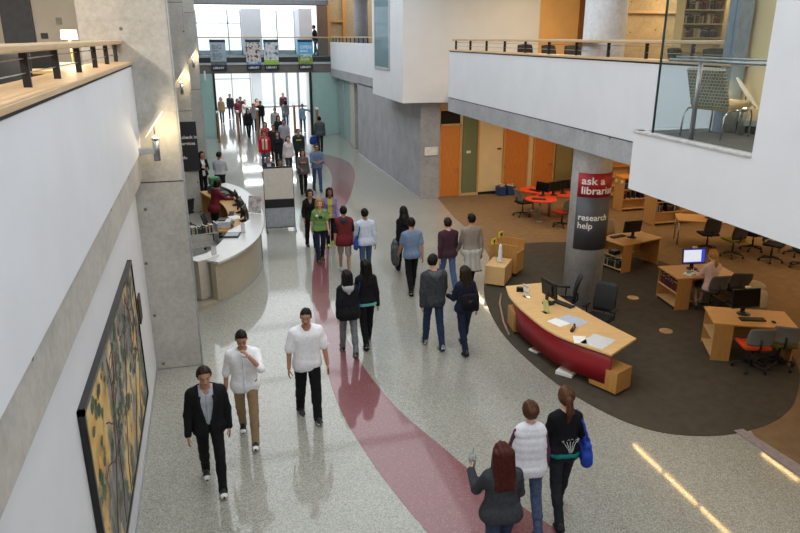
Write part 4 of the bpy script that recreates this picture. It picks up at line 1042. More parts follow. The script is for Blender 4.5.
# ---------------------------------------------------------------- low bookcases
def low_case(label, x, y, L, lab2, grp, nb, h=1.12):
    t = thing('bookcase', label, 'bookcase', (x, y, .006))
    MB().box((0,-.28,0),(.03,.28,h)).build('end_panel', wood('shelf end', (176,134,82),(196,154,100),'Z'), t, bevel=.004); MB().box((L-.03,-.28,0),(L,.28,h)).build('end_panel', MATS['shelf end'], t)
    MB().box((-.02,-.30,h),(L+.02,.30,h+.035)).build('top', wood('shelf top', (206,128,48),(222,146,60)), t, bevel=.004); MB().box((.03,-.012,0),(L-.03,.012,h)).build('back_panel', LAM, t)
    for zz in (.07,.40,.73): MB().box((.03,-.27,zz),(L-.03,.27,zz+.024)).build('shelf', LAM, t)
    for xx in np.arange(.9, L-.2, .9): MB().box((xx-.012,-.27,0),(xx+.012,.27,h)).build('upright', LAM, t)
    books(lab2+', on the upper shelf', grp+', upper shelf', (x+.06, y-.24, .765), (1,0,0), (0,-1,0), nb, [0,1,6,2,5,0,6,9], .27, .2, .045, .10)
    books(lab2+', on the middle shelf', grp+', middle shelf', (x+.06, y-.24, .435), (1,0,0), (0,-1,0), max(3,nb-6), [0,1,6,2,5,3,6,7], .26, .2, .045, .14)
    return t
low_case('low maple bookcase nearest, its end right of the far desk', 13.12, 18.1, 5.2, 'dark book in the nearest low maple bookcase', 'books in the nearest low bookcase', 20)
low_case('low maple bookcase in the second row behind the column', 13.18, 20.0, 5.2, 'dark book in the second low maple bookcase', 'books in the second low bookcase', 16)
low_case('low maple bookcase in the back row right of the column', 13.0, 22.0, 5.2, 'dark book in the back low maple bookcase', 'books in the back low bookcase', 14)
for i, (yy,) in enumerate(((19.83,),(20.15,))): tag(MB().lathe([(.07,0),(.075,.01),(.06,.02),(.001,.022)], n=20).build('round_plate', M('cream plastic', (220,200,160), .5), loc=(13.17,yy,.98)), 'round cream plate on the end of the second bookcase, %s one' % ('right','left')[i], 'plate')
for o in list(bpy.data.objects):
    if o.name.startswith('round_plate'): o.rotation_euler = (0, -PI/2, 0)
# ---------------------------------------------------------------- reading tables and chairs at the far right
t = thing('reading_table', 'long maple table partly hidden under the white bay, behind the desks', 'table', (12.78,16.05,.006), R(-30))
MB().box((-.2,-.35,.70),(2.6,.5,.735)).build('tabletop', DESKW, t, bevel=.004)
for px, py in ((-.14,-.28),(-.14,.42),(2.5,-.28),(2.5,.42)): MB().cyl((px,py,0),(px,py,.70),.022).build('leg', STEEL, t)
monitor('black monitor on the long maple table at the far right', 13.45, 15.85, .742, 150); keyboard('black keyboard at the left part of the long maple table', 13.75, 15.3, .742, -30)
for i, (x_, y_, r_, s_, l_) in enumerate(((13.0,15.25,-14,(34,34,36),'black mesh-backed chair at the left end of the long maple table'),(13.25,14.55,-4,(110,104,30),'mesh-backed chair with an olive seat at the long maple table'),(14.2,14.9,-20,(34,34,36),'black chair third along the long maple table'),(13.95,13.95,-150,(34,34,36),'black chair at the far right, half hidden under the bay'),(14.3,13.3,150,(34,34,36),'black chair at the right edge of the photo under the bay'),(15.0,14.2,60,(34,34,36),'black chair farthest right behind the others under the bay'))):
    task_chair(l_, x_, y_, r_, s_, (58,52,46) if i < 2 else (40,38,36), hb=.44)
# ---------------------------------------------------------------- whiteboard on a stand
t = thing('whiteboard', 'tall freestanding whiteboard with a black band and grey lower panel', 'whiteboard', (1.87,20.5,0), R(-1))
MB().box((-.43,-.012,.97),(.43,.012,1.93)).build('board', M('whiteboard enamel', (206,200,190), .3, var=.02), t)
MB().box((-.44,-.016,1.90),(.44,.016,1.95)).box((-.445,-.016,.08),(-.43,.016,1.95)).box((.43,-.016,.08),(.445,.016,1.95)).build('frame', BLACK, t)
MB().box((-.43,-.03,.70),(.43,.02,.96)).build('band', PLAST, t, bevel=.006); MB().box((-.43,-.01,.10),(.43,.01,.70)).build('lower_panel', M('silver panel', (170,174,182), .4, .3), t); MB().box((-.43,-.02,.07),(.43,.02,.10)).build('rail', GREYP, t)
for sx in (-.43,.43):
    MB().tube([(sx,-.32,.045),(sx,-.15,.07),(sx,0,.10),(sx,.15,.07),(sx,.32,.045)], .016).build('foot', GREYP, t)
    for sy in (-.32,.32): MB().cyl((sx-.012,sy,.025),(sx+.012,sy,.025),.025,n=12).build('caster', PLAST, t)
MB().tube([(-.33,-.014,1.62),(-.30,-.014,1.50),(-.31,-.014,1.40),(-.29,-.014,1.34)], .006, 6).build('pen_mark', M('green ink', (150,190,160), .7), t)
# ---------------------------------------------------------------- circulation counter
cd_ = thing('service_counter', 'long curved pale stone counter beside the concrete pier', 'counter', (0,17,0))
outer = [(-.62,14.30),(-.12,14.62),(.38,15.28),(.80,16.2),(1.02,17.2),(1.13,18.3),(1.15,19.4),(1.05,20.8),(.76,22.2),(.34,23.2)]
def offs(p, d):
    out = []
    for i in range(len(p)):
        a = Vector(p[max(i-1,0)]); b = Vector(p[min(i+1,len(p)-1)]); v = (b-a).normalized(); out.append((p[i][0] + v.y*d, p[i][1] - v.x*d))
    return out
po_all = spline(outer, 5); po = [p for p in po_all if p[0] > -.14 or p[1] > 16]; pl_ = [p for p in po_all if p[0] < .02 and p[1] < 16]; K = [i for i, p in enumerate(po) if p[1] < 17.45][-1]
def rel(p): return [(x, y-17) for x, y in p]
MB().prism(rel(pl_ + offs(pl_, -.60)[::-1]), 0, .10).build('plinth', BEIGE_T, cd_)
basep = po[:K+1]; MB().prism(rel(basep + offs(basep, -.14)[::-1]), 0, .95).build('base', BEIGE_T, cd_)
MB().prism(rel(offs(basep, .012) + offs(basep, -.02)[::-1]), 0, .05).build('plinth', ALU, cd_)
b2 = offs(po[K-1:], -.22); MB().prism(rel(b2 + offs(b2, -.08)[::-1]), 0, .95).build('recessed_base', M('dark grey panel', (96,96,98), .6), cd_)
MB().cbox((1.05,.62,.5),(.06,.34,.95)).build('end_fin', M('grey panel', (150,148,146), .6), cd_)
wd = [.52 + .24*min(1, i/12) if i < K-2 else max(.30, .74 - .09*(i-K+2)) for i in range(len(po))]
ins = [offs(po, -w_)[i] for i, w_ in enumerate(wd)]; ou = offs(po, .09)
tp = MB(); n_ = len(po); vs = []
for i in range(n_):
    for (x, y), z_ in ((ou[i], .95), (ou[i], 1.0), (ins[i], 1.0), (ins[i], .95)): vs.append((x, y-17, z_))
fs = [(i*4+j, i*4+(j+1)%4, (i+1)*4+(j+1)%4, (i+1)*4+j)[::-1] for i in range(n_-1) for j in range(4)] + [(0,1,2,3), tuple((n_-1)*4+j for j in (3,2,1,0))]
tp._add(vs, fs); tp.build('countertop', WHITE_T, cd_)
# the counter's work tops behind the stone
ws = thing('work_table', 'maple work table curving behind the stone counter', 'table', (0,20,0))
poly = [(-.05,18.2),(.42,18.05),(.80,18.45),(.82,19.4),(.76,20.7),(.50,21.9),(.16,22.7),(-.10,22.4),(.16,21.4),(.30,20.4),(.28,19.2)]
MB().prism([(x, y-20) for x, y in spline(poly, 4, True)], .70, .74).build('tabletop', DESKW, ws); MB().box((.3,-1.7,0),(.6,-1.66,.7)).build('side_panel', DESKZ, ws); MB().box((.0,2.3,0),(.3,2.34,.7)).build('side_panel', DESKZ, ws)
bt_ = thing('work_table', 'maple table with a slanted side beyond the woman in dark red', 'table', (-.20,22.75,0), R(-73))
MB().box((-.60,-.1,.70),(1.1,.62,.745)).build('tabletop', DESKW, bt_, bevel=.004); MB().box((1.05,-.08,0),(1.09,.58,.70)).build('side_panel', DESKZ, bt_); MB().box((-.58,-.08,0),(-.54,.58,.70)).build('side_panel', DESKZ, bt_)
WZ = .742
for l_, x_, y_, r_ in (('black monitor on the counter work table nearest the whiteboard',.72,19.0,75),('black monitor on the counter work table, middle one',.66,20.0,80),('black monitor on the counter work table beside the woman in dark red',.60,21.0,95)): monitor(l_, x_, y_, WZ, r_-180)
for l_, x_, y_, r_ in (('keyboard on the counter work table nearest the viewer',.36,18.75,80),('keyboard in the middle of the counter work table',.42,19.9,84)): keyboard(l_, x_, y_, WZ, r_)
def printer(label, x, y, z, rz, c=(196,198,200)):
    t = thing('printer', label, 'printer', (x, y, z), R(rz)); MB().box((-.2,-.18,0),(.2,.18,.20)).build('body', M('printer_%d' % c[0], c, .5), t, bevel=.02); MB().box((-.15,-.26,.08),(.15,-.18,.095)).build('tray', PLAST, t); MB().cbox((0,.05,.215),(.3,.2,.03)).build('lid', PLAST, t, bevel=.004)
printer('pale grey receipt printer on the counter work table', .18, 18.45, WZ, 80); printer('dark printer at the far end of the counter work table', .25, 21.95, WZ, 100, (60,60,62))
printer('dark office machine on the slanted maple table', .12, 22.3, .747, 20, (44,44,46)); printer('black machine at the back of the slanted maple table', .02, 22.95, .747, 20, (40,40,44))
papers('white papers spread on the counter work table', .5, 19.45, WZ, 20, .3, .42, 3); papers('white forms near the end of the slanted maple table', .36, 22.0, .747, 40, .2, .3, 2)
tag(MB().box((-.16,-.14,0),(.16,.14,.24)).build('green_box', M('green card', (38,110,64), .6), loc=(.02,23.18,.98), rz=.3, bevel=.01), 'green box on top of the black machine at the far end behind the counter', 'box')
t = thing('tablet_stand', 'flat black framed screen lying on the stone counter', 'tablet', (.33,16.62,1.002), R(-12)); MB().cbox((0,0,.02),(.36,.42,.03)).build('frame', PLAST, t, bevel=.006); MB().cbox((0,0,.037),(.30,.35,.004)).build('screen', M('grey screen', (120,130,140), .2), t)
t = thing('sign_holder', 'small white upright card by the flat screen on the stone counter', 'sign', (.60,16.85,1.002), R(-20)); MB().box((-.06,-.04,0),(.06,.04,.006)).build('foot', GLASS, t); MB().cbox((0,0,.12),(.10,.012,.23)).build('card', PAPER, t)
t = thing('sign_holder', 'small clear stand at the near end of the stone counter', 'sign', (-.12,15.02,1.002), R(20)); MB().cbox((0,0,.006),(.16,.08,.012)).build('foot', PLAST, t); MB().cbox((0,.02,.12),(.12,.008,.22)).build('card', glass('clear card', (225,228,230), .4), t)
t = thing('poster_stand', 'pale poster with a faint pink picture standing on the counter by the whiteboard', 'poster', (1.02,18.75,1.002), R(-35)); MB().box((-.14,-.06,0),(.14,.06,.01)).build('foot', GLASS, t)
def pinkpic():
    m, nt, p = new_mat('pink picture'); n = noise(nt, coord(nt), 7, 3); nt.links.new(ramp(nt, n, [(.42,(216,214,214)),(.52,(196,178,176)),(.62,(150,140,144))]), p.inputs['Base Color']); p.inputs['Roughness'].default_value = .5; return m
MB().cbox((0,.03,.24),(.40,.012,.46), rot=Matrix.Rotation(R(-10),3,'X')).build('sheet', pinkpic(), t)
cab = thing('cabinet', 'plain beige cabinet block at the near end of the stone counter by the pier', 'cabinet', (-.34,14.98,.102), R(40)); MB().box((-.30,-.16,.03),(.26,.16,.90)).build('body', M('beige laminate', (186,176,158), .6, var=.03), cab, bevel=.006); MB().box((-.31,-.17,.90),(.27,.17,.92)).build('top', M('pale laminate', (212,212,208), .5), cab); MB().box((-.28,-.14,0),(.24,.14,.03)).build('foot', ALU, cab)
bc = thing('book_cart', 'pale grey book cart with a row of books behind the beige cabinet', 'cart', (-.42,17.7,0), R(14))
MB().box((-.40,-.2,.1),(-.37,.2,1.0)).build('end_panel', ALU, bc); MB().box((.37,-.2,.1),(.40,.2,1.06)).build('end_panel', ALU, bc)
for zz in (.16,.50,.82): MB().box((-.37,-.2,zz),(.37,.2,zz+.02)).build('shelf', M('cart grey', (170,168,160), .5), bc)
for sx in (-.33,.33):
    for sy in (-.15,.15): MB().cyl((sx-.015,sy,.05),(sx+.015,sy,.05),.05,n=12).build('caster', PLAST, bc)
d1_ = Vector((math.cos(R(14)), math.sin(R(14)), 0)); f1_ = Vector((math.sin(R(14)), -math.cos(R(14)), 0))
books('book in the coloured row on top of the pale grey cart', 'books on the pale grey cart', Vector((-.42,17.7,.842)) - d1_*.34 + f1_*.14, d1_, f1_, 16, [7,4,2,7,5,7,9,3], .22, .16, .04)
task_chair('dark office chair beside the woman in dark red behind the counter', -.12, 19.1, -100, arms=True, hb=.45, z=0); task_chair('dark office chair by the second pier behind the counter', -.95, 21.6, 40, z=0)
# ---------------------------------------------------------------- wall lights on the piers
def sconce(label, x, y, z, rz=0, power=14):
    t = thing('wall_light', label, 'wall light', (x, y, z), R(rz))
    MB().box((-.26,-.04,-.28),(.0,.04,-.20)).build('bracket', ALU, t, bevel=.004); MB().cyl((0,0,-.40),(0,0,-.06),.05).build('lamp_body', STEEL, t); MB().cyl((0,0,-.07),(0,0,-.045),.062).build('collar', STEEL, t)
    MB().cyl((0,0,-.06),(0,0,.16),.010).build('stem', PLAST, t)
    n_ = Vector((-.80,.05,.60)).normalized()
    MB().cyl(Vector((-.0,0,.16)) - n_*.008, Vector((.0,0,.16)) + n_*.008, .25, n=28).build('reflector', M('white enamel', (240,236,226), .5, var=.01), t)
    MB().ball((0,0,-.03),.028).build('bulb', glow('halogen', (255,226,170), 14), t)
    p = t.matrix_basis @ Vector((.0,-.0,.02)) if False else Vector((x, y, z))
    rr = Matrix.Rotation(R(rz), 3, 'Z')
    spot('sconce_up', p + rr @ Vector((.0,0,.0)), p + rr @ Vector((.03,.0,1)), power*.5, (1,.80,.5), 100, .5, .03)
    l = bpy.data.lights.new('sconce_glow', 'POINT'); l.energy = power*.55; l.color = (1,.78,.46); l.shadow_soft_size = .10
    o = bpy.data.objects.new('sconce_glow', l); COL.objects.link(o); o.location = p + rr @ Vector((.14,.0,.10)); return t
# ---------------------------------------------------------------- guard rails
def guard_rail(label, x, ys, y0, y1, z0, zt, w, post_x, side):
    t = thing('guard_rail', label, 'railing', (x, (y0+y1)/2, z0)); yc = (y0+y1)/2
    MB().box((-w/2, y0-yc, zt-z0-.055), (w/2, y1-yc, zt-z0)).build('handrail', MAPLE_Y, t, bevel=.012)
    for y_ in ys: MB().box((-.028, y_-.014-yc, 0), (.028, y_+.014-yc, zt-z0-.055)).build('post', BLACK, t)
    for f_ in (.33,.66): MB().cyl((0, y0-yc, (zt-z0)*f_), (0, y1-yc, (zt-z0)*f_), .005, n=8).build('wire', STEEL, t)
    return t
guard_rail('maple-topped railing with black flat posts on the left balcony', -1.27, [3.4,4.6,5.8,6.95,8.15,9.35,10.5,11.6], 1.0, 11.69, 5.245, 5.555, .22, 0, 1)
guard_rail('long maple-topped railing with black flat posts on the right balcony', 7.22, [20.0-1.18*i for i in range(10)], 8.35, 20.1, 5.25, 5.555, .20, 0, 1)
guard_rail('short maple-topped railing on the far white balcony before the bridge', 7.3, [30+1.0*i for i in range(12)], 29.7, 41.3, 5.33, 5.62, .14, 0, 1)
# upper left: chairs, low table, lamp
for i, (x_, y_, r_) in enumerate(((-2.62,11.0,190),(-2.30,9.5,170),(-2.62,13.3,185))): task_chair(('black chair behind the left balcony railing, nearest','black chair behind the left balcony railing, second','black chair behind the left balcony railing beside the lamp table')[i], x_, y_, r_, z=4.4, hb=.52)
t = thing('side_table', 'low maple table under the lit lamp on the left balcony', 'table', (-1.95,10.6,4.48)); MB().box((-.45,-.4,.66),(.4,.4,.70)).build('tabletop', LAM, t, bevel=.004); MB().box((-.42,-.38,0),(-.38,.38,.66)).box((.34,-.38,0),(.38,.38,.66)).build('side_panel', LAM, t); MB().box((-.38,-.36,.4),(.34,-.34,.66)).build('drawer_front', DESKW, t)
t = thing('table_lamp', 'small table lamp with a lit white shade on the left balcony', 'lamp', (-1.70,10.5,5.18)); MB().lathe([(.09,0),(.09,.02),(.02,.03),(.014,.05),(.014,.44),(.003,.45)], n=20).build('stem', M('lamp brass', (190,160,110), .35, .6), t); MB().lathe([(.105,.39),(.098,.51)], n=28).build('lamp_shade', glow('lit shade', (255,244,222), 2.2), t)
tag(MB().box((-.12,-.03,0),(.12,.03,.1)).build('card_box', PAPER, loc=(-1.72,10.34,5.18)), 'small white box at the foot of the lit lamp', 'box')
l = bpy.data.lights.new('lamp_light', 'POINT'); l.energy = 12; l.color = (1,.8,.55); l.shadow_soft_size = .1; o = bpy.data.objects.new('lamp_light', l); COL.objects.link(o); o.location = (-1.70,10.5,5.5)
t = tag(MB().box((-.06,0,-.05),(.06,.015,.05)).build('thermostat', M('dark plate', (60,56,50), .5), loc=(-2.78,14.59,5.62)), 'small dark plate on the beige wall of the left balcony, lower one', 'thermostat'); t = tag(MB().box((-.05,0,-.06),(.05,.015,.06)).build('wall_speaker', M('warm grey', (150,140,124), .6), loc=(-2.5,14.59,5.88)), 'small grey fitting on the beige wall above the lamp', 'wall fitting')
# upper right: chair backs behind the railing
for i, (x_, y_, r_) in enumerate(((8.45,17.7,175),(8.5,16.3,190),(8.5,15.2,170),(8.55,13.5,185),(8.5,11.2,200),(8.6,10.4,170),(8.6,9.6,180),(8.7,8.9,190))):
    task_chair(('black chair on the right balcony nearest the white volume','second black chair along the right balcony railing','third black chair along the right balcony, left of the column','black chair on the right balcony just left of the column','first black chair on the right balcony right of the column','black chair on the right balcony by the glass corner','black chair behind the glass of the bay, left one','black chair behind the glass of the bay, right one')[i], x_, y_, r_, z=4.3, hb=.58)
for i, (x_, y_, L) in enumerate(((9.4,15.6,3.2),(9.4,10.4,3.0))):
    t = thing('reading_table', ('maple table on the right balcony left of the column','maple table on the right balcony behind the glass')[i], 'table', (x_, y_, 4.3)); MB().box((-.5,-L/2,.70),(.5,L/2,.735)).build('tabletop', DESKW, t)
    for sx in (-.44,.44):
        for sy in (-L/2+.08,L/2-.08): MB().cyl((sx,sy,0),(sx,sy,.70),.025).build('leg', STEEL, t)
def tall_case(label, x, y, w, h, grp):
    t = thing('bookcase', label, 'bookcase', (x, y, 4.3)); c = wood('pale shelf', (186,170,130), (204,188,150), 'Z')
    MB().box((0,-.2,0),(.03,.2,h)).build('side_panel', c, t); MB().box((w-.03,-.2,0),(w,.2,h)).build('side_panel', c, t); MB().box((.03,.18,0),(w-.03,.2,h)).build('back_panel', c, t)
    for k in range(int(h/.40)+1):
        zz = .06 + k*.40
        MB().box((.03,-.2,zz),(w-.03,.18,zz+.03)).build('shelf', c, t)
        if .9 < zz < 2.2: books(grp + ', shelf %s' % ('at rail height','second up','third up','fourth up')[min(3, max(0, k-2))], grp + ' row %d' % k, (x+.06, y-.15, 4.3+zz+.03), (1,0,0), (0,-1,0), int((w-.2)/.062), [2,0,4,5,7,8,9,1], .28, .2, .058, .06, w-.12)
tall_case('tall pale bookcase seen through the bay glass, left one', 14.0, 19.0, 1.45, 2.9, 'book in the left tall case behind the glass')
tall_case('tall pale bookcase seen through the bay glass, right one', 15.75, 19.0, 1.3, 2.9, 'book in the right tall case behind the glass')
# ---------------------------------------------------------------- the bay: armchair, rail, side table
def weave():
    m, nt, p = new_mat('woven check'); v = coord(nt)
    br = nt.nodes.new('ShaderNodeTexBrick'); br.offset = .5; br.inputs['Scale'].default_value = 9.0; br.inputs['Mortar Size'].default_value = .035; br.inputs['Brick Width'].default_value = .42; br.inputs['Row Height'].default_value = .38
    mp = nt.nodes.new('ShaderNodeMapping'); mp.inputs['Rotation'].default_value = (R(90),0,0); nt.links.new(v, mp.inputs['Vector']); nt.links.new(mp.outputs[0], br.inputs['Vector'])
    br.inputs['Color1'].default_value = rgb((136,132,112)); br.inputs['Color2'].default_value = rgb((112,110,94)); br.inputs['Mortar'].default_value = rgb((196,190,170))
    nt.links.new(br.outputs['Color'], p.inputs['Base Color']); p.inputs['Roughness'].default_value = .9; return m
WV = weave()
t = thing('lounge_chair', 'low armless chair in woven check fabric behind the bay glass', 'chair', (6.68,7.98,4.312), R(-72))
rows = [[(.27*u, -.22 - .20*q, .40 + .50*q) for u in (-1,-.5,0,.5,1)] for q in np.linspace(0,1,6)]; MB().sheet(rows, .07).build('backrest', WV, t, bevel=.02)
rows = [[(.27*u, -.24 + .56*q, .40 + .04*q) for u in (-1,-.5,0,.5,1)] for q in np.linspace(0,1,5)]; MB().sheet(rows, .08).build('seat', cloth('buff cushion', (176,152,112)), t, bevel=.02)
CHR = M('chrome', (190,192,196), .18, 1.0, var=.01)
for sx in (-1,1):
    MB().tube([(sx*.29,.30,.0),(sx*.29,.31,.28),(sx*.29,.27,.37),(sx*.29,-.1,.37)], .012).build('front_leg', CHR, t); MB().tube([(sx*.29,-.1,.37),(sx*.29,-.26,.37),(sx*.30,-.34,.30),(sx*.30,-.36,0)], .012).build('rear_leg', CHR, t)
hr = thing('glass_rail', 'steel handrail with clamp posts inside the bay glass', 'handrail', (6.06,7.4,4.312)); MB().cyl((0,-.95,1.0),(0,.92,1.0),.02).cyl((.06,-.95,1.04),(.06,.86,1.04),.012).build('rail', STEEL, hr)
for y_ in (.30,): MB().tube([(0,y_,0),(0,y_,1.0)], .022).tube([(.05,y_+.02,0),(.05,y_+.02,1.04)], .012).build('post', STEEL, hr)
MB().ball((0,-.86,1.02),.03).build('end_knob', PLAST, hr)
t = thing('side_table', 'dark low side table beside the woven chair in the bay', 'table', (6.98,6.9,4.312)); MB().box((-.25,-.25,.36),(.25,.25,.40)).build('tabletop', BLACK, t)
for sx in (-.22,.22):
    for sy in (-.22,.22): MB().box((sx-.02,sy-.02,0),(sx+.02,sy+.02,.36)).build('leg', BLACK, t)
# ---------------------------------------------------------------- pictures, signs, banners
def banner_mat_leaf():
    m, nt, p = new_mat('foliage paint'); nt.links.new(ramp(nt, noise(nt, coord(nt), 9, 4), [(.35,(30,52,40)),(.55,(60,88,58)),(.7,(112,124,84))]), p.inputs['Base Color']); p.inputs['Roughness'].default_value = .5; return m
def painting():
    m, nt, p = new_mat('folding screen landscape'); v = coord(nt)
    base = ramp(nt, noise(nt, coord(nt, (1,.7,1.0)), 1.5, 4), [(.30,(196,136,56)),(.46,(222,184,104)),(.60,(214,196,146)),(.75,(200,146,60))])
    rocks = ramp(nt, noise(nt, coord(nt, (1,.8,.6)), 1.5, 6, .65), [(.46,(0,0,0)),(.53,(255,255,255))]); c = mixc(nt, rocks, base, ramp(nt, noise(nt, v, 6, 4), [(.3,(74,82,100)),(.7,(150,146,136))]))
    leaf = ramp(nt, noise(nt, v, 3.2, 5, .7), [(.50,(0,0,0)),(.57,(255,255,255))]); msk = ramp(nt, noise(nt, v, .8, 2), [(.40,(0,0,0)),(.50,(255,255,255))])
    c = mixc(nt, mixc(nt, 1.0, leaf, msk, 'MULTIPLY'), c, ramp(nt, noise(nt, v, 12, 3), [(.35,(28,48,38)),(.65,(84,106,70))]))
    nt.links.new(c, p.inputs['Base Color']); p.inputs['Roughness'].default_value = .45; return m
pt = thing('painting', 'large gold landscape painting in a black frame on the left wall', 'painting', (-1.25,5.5,.6)); MB().box((0,.03,.03),(.045,4.17,2.03)).build('canvas', painting(), pt)
rng = random.Random(11); q = MB()
def ribbon(pts, w0, w1):
    rows = []
    for i, (y, z) in enumerate(pts):
        a_ = Vector(pts[max(i-1,0)]); b_ = Vector(pts[min(i+1,len(pts)-1)]); d_ = (b_-a_).normalized(); w_ = w0 + (w1-w0)*i/(len(pts)-1)
        rows.append([(.0465, y - d_.y*w_, z + d_.x*w_), (.0465, y + d_.y*w_, z - d_.x*w_)])
    q.sheet(rows, .002)
for y0 in (.5, 1.15, 1.7, 2.5, 3.2):
    pts = []; y = y0; dy = rng.uniform(.0, .12)
    for i in range(12):
        pts.append((y, .08 + i*.165)); dy += rng.uniform(-.09, .09); y = min(4.05, max(.12, y + dy))
    ribbon(pts, .032, .012)
    for i in (5, 7, 9, 10):
        sg = rng.choice((-1, 1)); y, z = pts[i]; br = [(y, z)]
        for j in range(4): br.append((min(4.1, max(.1, br[-1][0] + sg*rng.uniform(.08, .2))), min(1.98, br[-1][1] + rng.uniform(-.03, .12))))
        ribbon(br, .013, .006)
q.build('painted_trunks', M('trunk paint', (100,48,34), .5, var=.15), pt)
q = MB()
for i in range(80):
    y, z = rng.uniform(.2, 4.0), min(1.95, rng.uniform(.75, 2.0)); n = 9; r0 = rng.uniform(.04, .10)
    pts = [(.0470 + i*.00003, y + r0*rng.uniform(.7, 1.15)*math.cos(2*PI*j/n), max(.05, min(2.0, z + r0*.8*rng.uniform(.7, 1.15)*math.sin(2*PI*j/n)))) for j in range(n)]
    q._add(pts, [tuple(range(n))])
q.build('painted_foliage', banner_mat_leaf(), pt)
q = MB().box((0,-.01,-.01),(.06,.035,2.07)).box((0,4.165,-.01),(.06,4.21,2.07)).box((0,-.01,-.01),(.06,4.21,.035)).box((0,-.01,2.025),(.06,4.21,2.07)); q.build('frame', M('black lacquer', (20,18,18), .3), pt)
tag(MB().box((0,0,0),(.03,.28,.40)).build('plaque', M('dark brown plate', (44,36,34), .5), loc=(-1.253,10.15,1.52)), 'small dark plaque on the left wall beyond the painting', 'plaque')
# the column sign
CCX, CCY, CR = 7.65, 12.65, .405; A0 = R(-121.2)
cs = thing('column_sign', 'red and dark grey sign reading ask a librarian wrapped on the round column', 'sign', (CCX, CCY, 0))
def wrap(a0, a1, z0, z1, r, m, name, n=28):
    q = MB(); q.sheet([[(r*math.cos(A0+R(a0+(a1-a0)*i/n)), r*math.sin(A0+R(a0+(a1-a0)*i/n)), z) for i in range(n+1)] for z in (z0, z1)], .012); return q.build(name, m, cs)
wrap(-37, 101, 2.46, 2.96, CR+.012, M('sign red', (168,22,34), .5, var=.03), 'red_panel'); wrap(-37, 101, 1.33, 2.46, CR+.012, M('sign charcoal', (74,76,82), .5, var=.06, scale=3), 'grey_panel')
def cw(deg, z0):
    def f(x, y, z): a = A0 + R(deg) + x/(CR+.02); r = CR + .021 + z; return (r*math.cos(a), r*math.sin(a), z0 + y)
    return f
LW = M('white lettering', (236,234,230), .5, var=.01)
lettering('ask a', .215, LW, cs, None, .004, sx=1.15, warp=cw(-25, 2.735)); lettering('librarian', .215, LW, cs, None, .004, sx=1.10, warp=cw(-25, 2.535))
lettering('research', .185, LW, cs, None, .003, sx=1.02, warp=cw(-28, 1.975)); lettering('help', .185, LW, cs, None, .003, sx=1.02, warp=cw(-28, 1.80))
# sign on the second pier
ps = thing('pier_sign', 'black sign with white words on the second concrete pier', 'sign', (-.88,23.36,1.42)); MB().box((-.3,0,0),(.48,.03,1.6)).build('panel', M('sign black', (38,38,44), .5, var=.05), ps)
for tx, zz, sx_ in (('check in',1.06,.0),('services',.86,-.06),('&',.66,-.14),('info',.40,-.10)): lettering(tx, .145, LW, ps, basis((sx_, -.004, zz), (1,0,0), (0,0,1)), .002)
# banners on the bridge
def banner_mat(name, stops, sc, d=4):
    m, nt, p = new_mat(name); nt.links.new(ramp(nt, noise(nt, coord(nt), sc, d), stops), p.inputs['Base Color']); p.inputs['Roughness'].default_value = .6; return m
NAVY = M('banner navy', (34,40,64), .6)
BN = [((.41,1.28),'pale blue banner with grey words, leftmost of four on the bridge', [banner_mat('banner sky', [(.3,(148,166,180)),(.7,(176,190,198))], 2), banner_mat('banner dusk', [(.3,(70,80,84)),(.7,(120,128,124))], 5)]),
      ((2.37,3.20),'banner with a crowd of small figures, second from left on the bridge', [banner_mat('banner crowd', [(.40,(56,50,60)),(.47,(190,172,160)),(.56,(214,214,214)),(.66,(90,100,130))], 6), M('banner blue', (96,140,190), .6)]),
      ((3.37,4.20),'banner with a green lower edge, third from left on the bridge', [banner_mat('banner grey', [(.38,(80,96,120)),(.47,(188,196,204)),(.6,(214,214,206))], 5), M('banner green', (150,190,70), .6)]),
      ((5.32,6.16),'bright blue and green banner, rightmost on the bridge', [M('banner azure', (90,174,222), .6), banner_mat('banner meadow', [(.35,(64,92,40)),(.65,(150,176,74))], 6)])]
for i, ((x0, x1), lab, ms) in enumerate(BN):
    t = thing('banner', lab, 'banner', (x0, 41.48, 3.80)); w_ = x1-x0; sp = (.50,.46,.55,.80)[i]
    MB().box((0,0,sp),(w_,.015,1.52)).build('upper_print', ms[0], t); MB().box((0,0,.30),(w_,.015,sp)).build('lower_print', ms[1], t)
    MB().box((0,-.004,0),(w_,.015,.30)).box((0,-.004,1.52),(w_,.015,1.66)).build('navy_band', NAVY, t); MB().cyl((-.02,.006,1.66),(w_+.02,.006,1.66),.014,n=8).build('rod', STEEL, t)
    for hx in (.1, w_-.1): MB().tube([(hx,.006,1.66),(hx,.03,1.72),(hx,.085,1.76)], .008).build('hook', STEEL, t)
    bs = lambda z, x=0.08: basis((x, -.006, z), (1,0,0), (0,0,1))
    if i in (0, 3):
        c_ = M('banner ink', (96,110,124), .6) if i == 0 else LW
        lines = (('BIG',1.16,.34),('IDEAS',1.02,.13),('BIG',.70,.34),('IMPACT',.57,.13)) if i == 0 else (('OPEN',1.16,.26),('MINDS',.98,.15),('OPEN',.68,.26),('DOORS',.52,.15))
        for tx, zz, sz in lines: lettering(tx, sz, c_ if i == 0 else LW, t, bs(zz, .12), .003)
    elif i == 1: lettering('CAMPUS', .13, LW, t, bs(.36, .12), .003)
    lettering('LIBRARY', .16, LW, t, bs(.09, .10), .002)
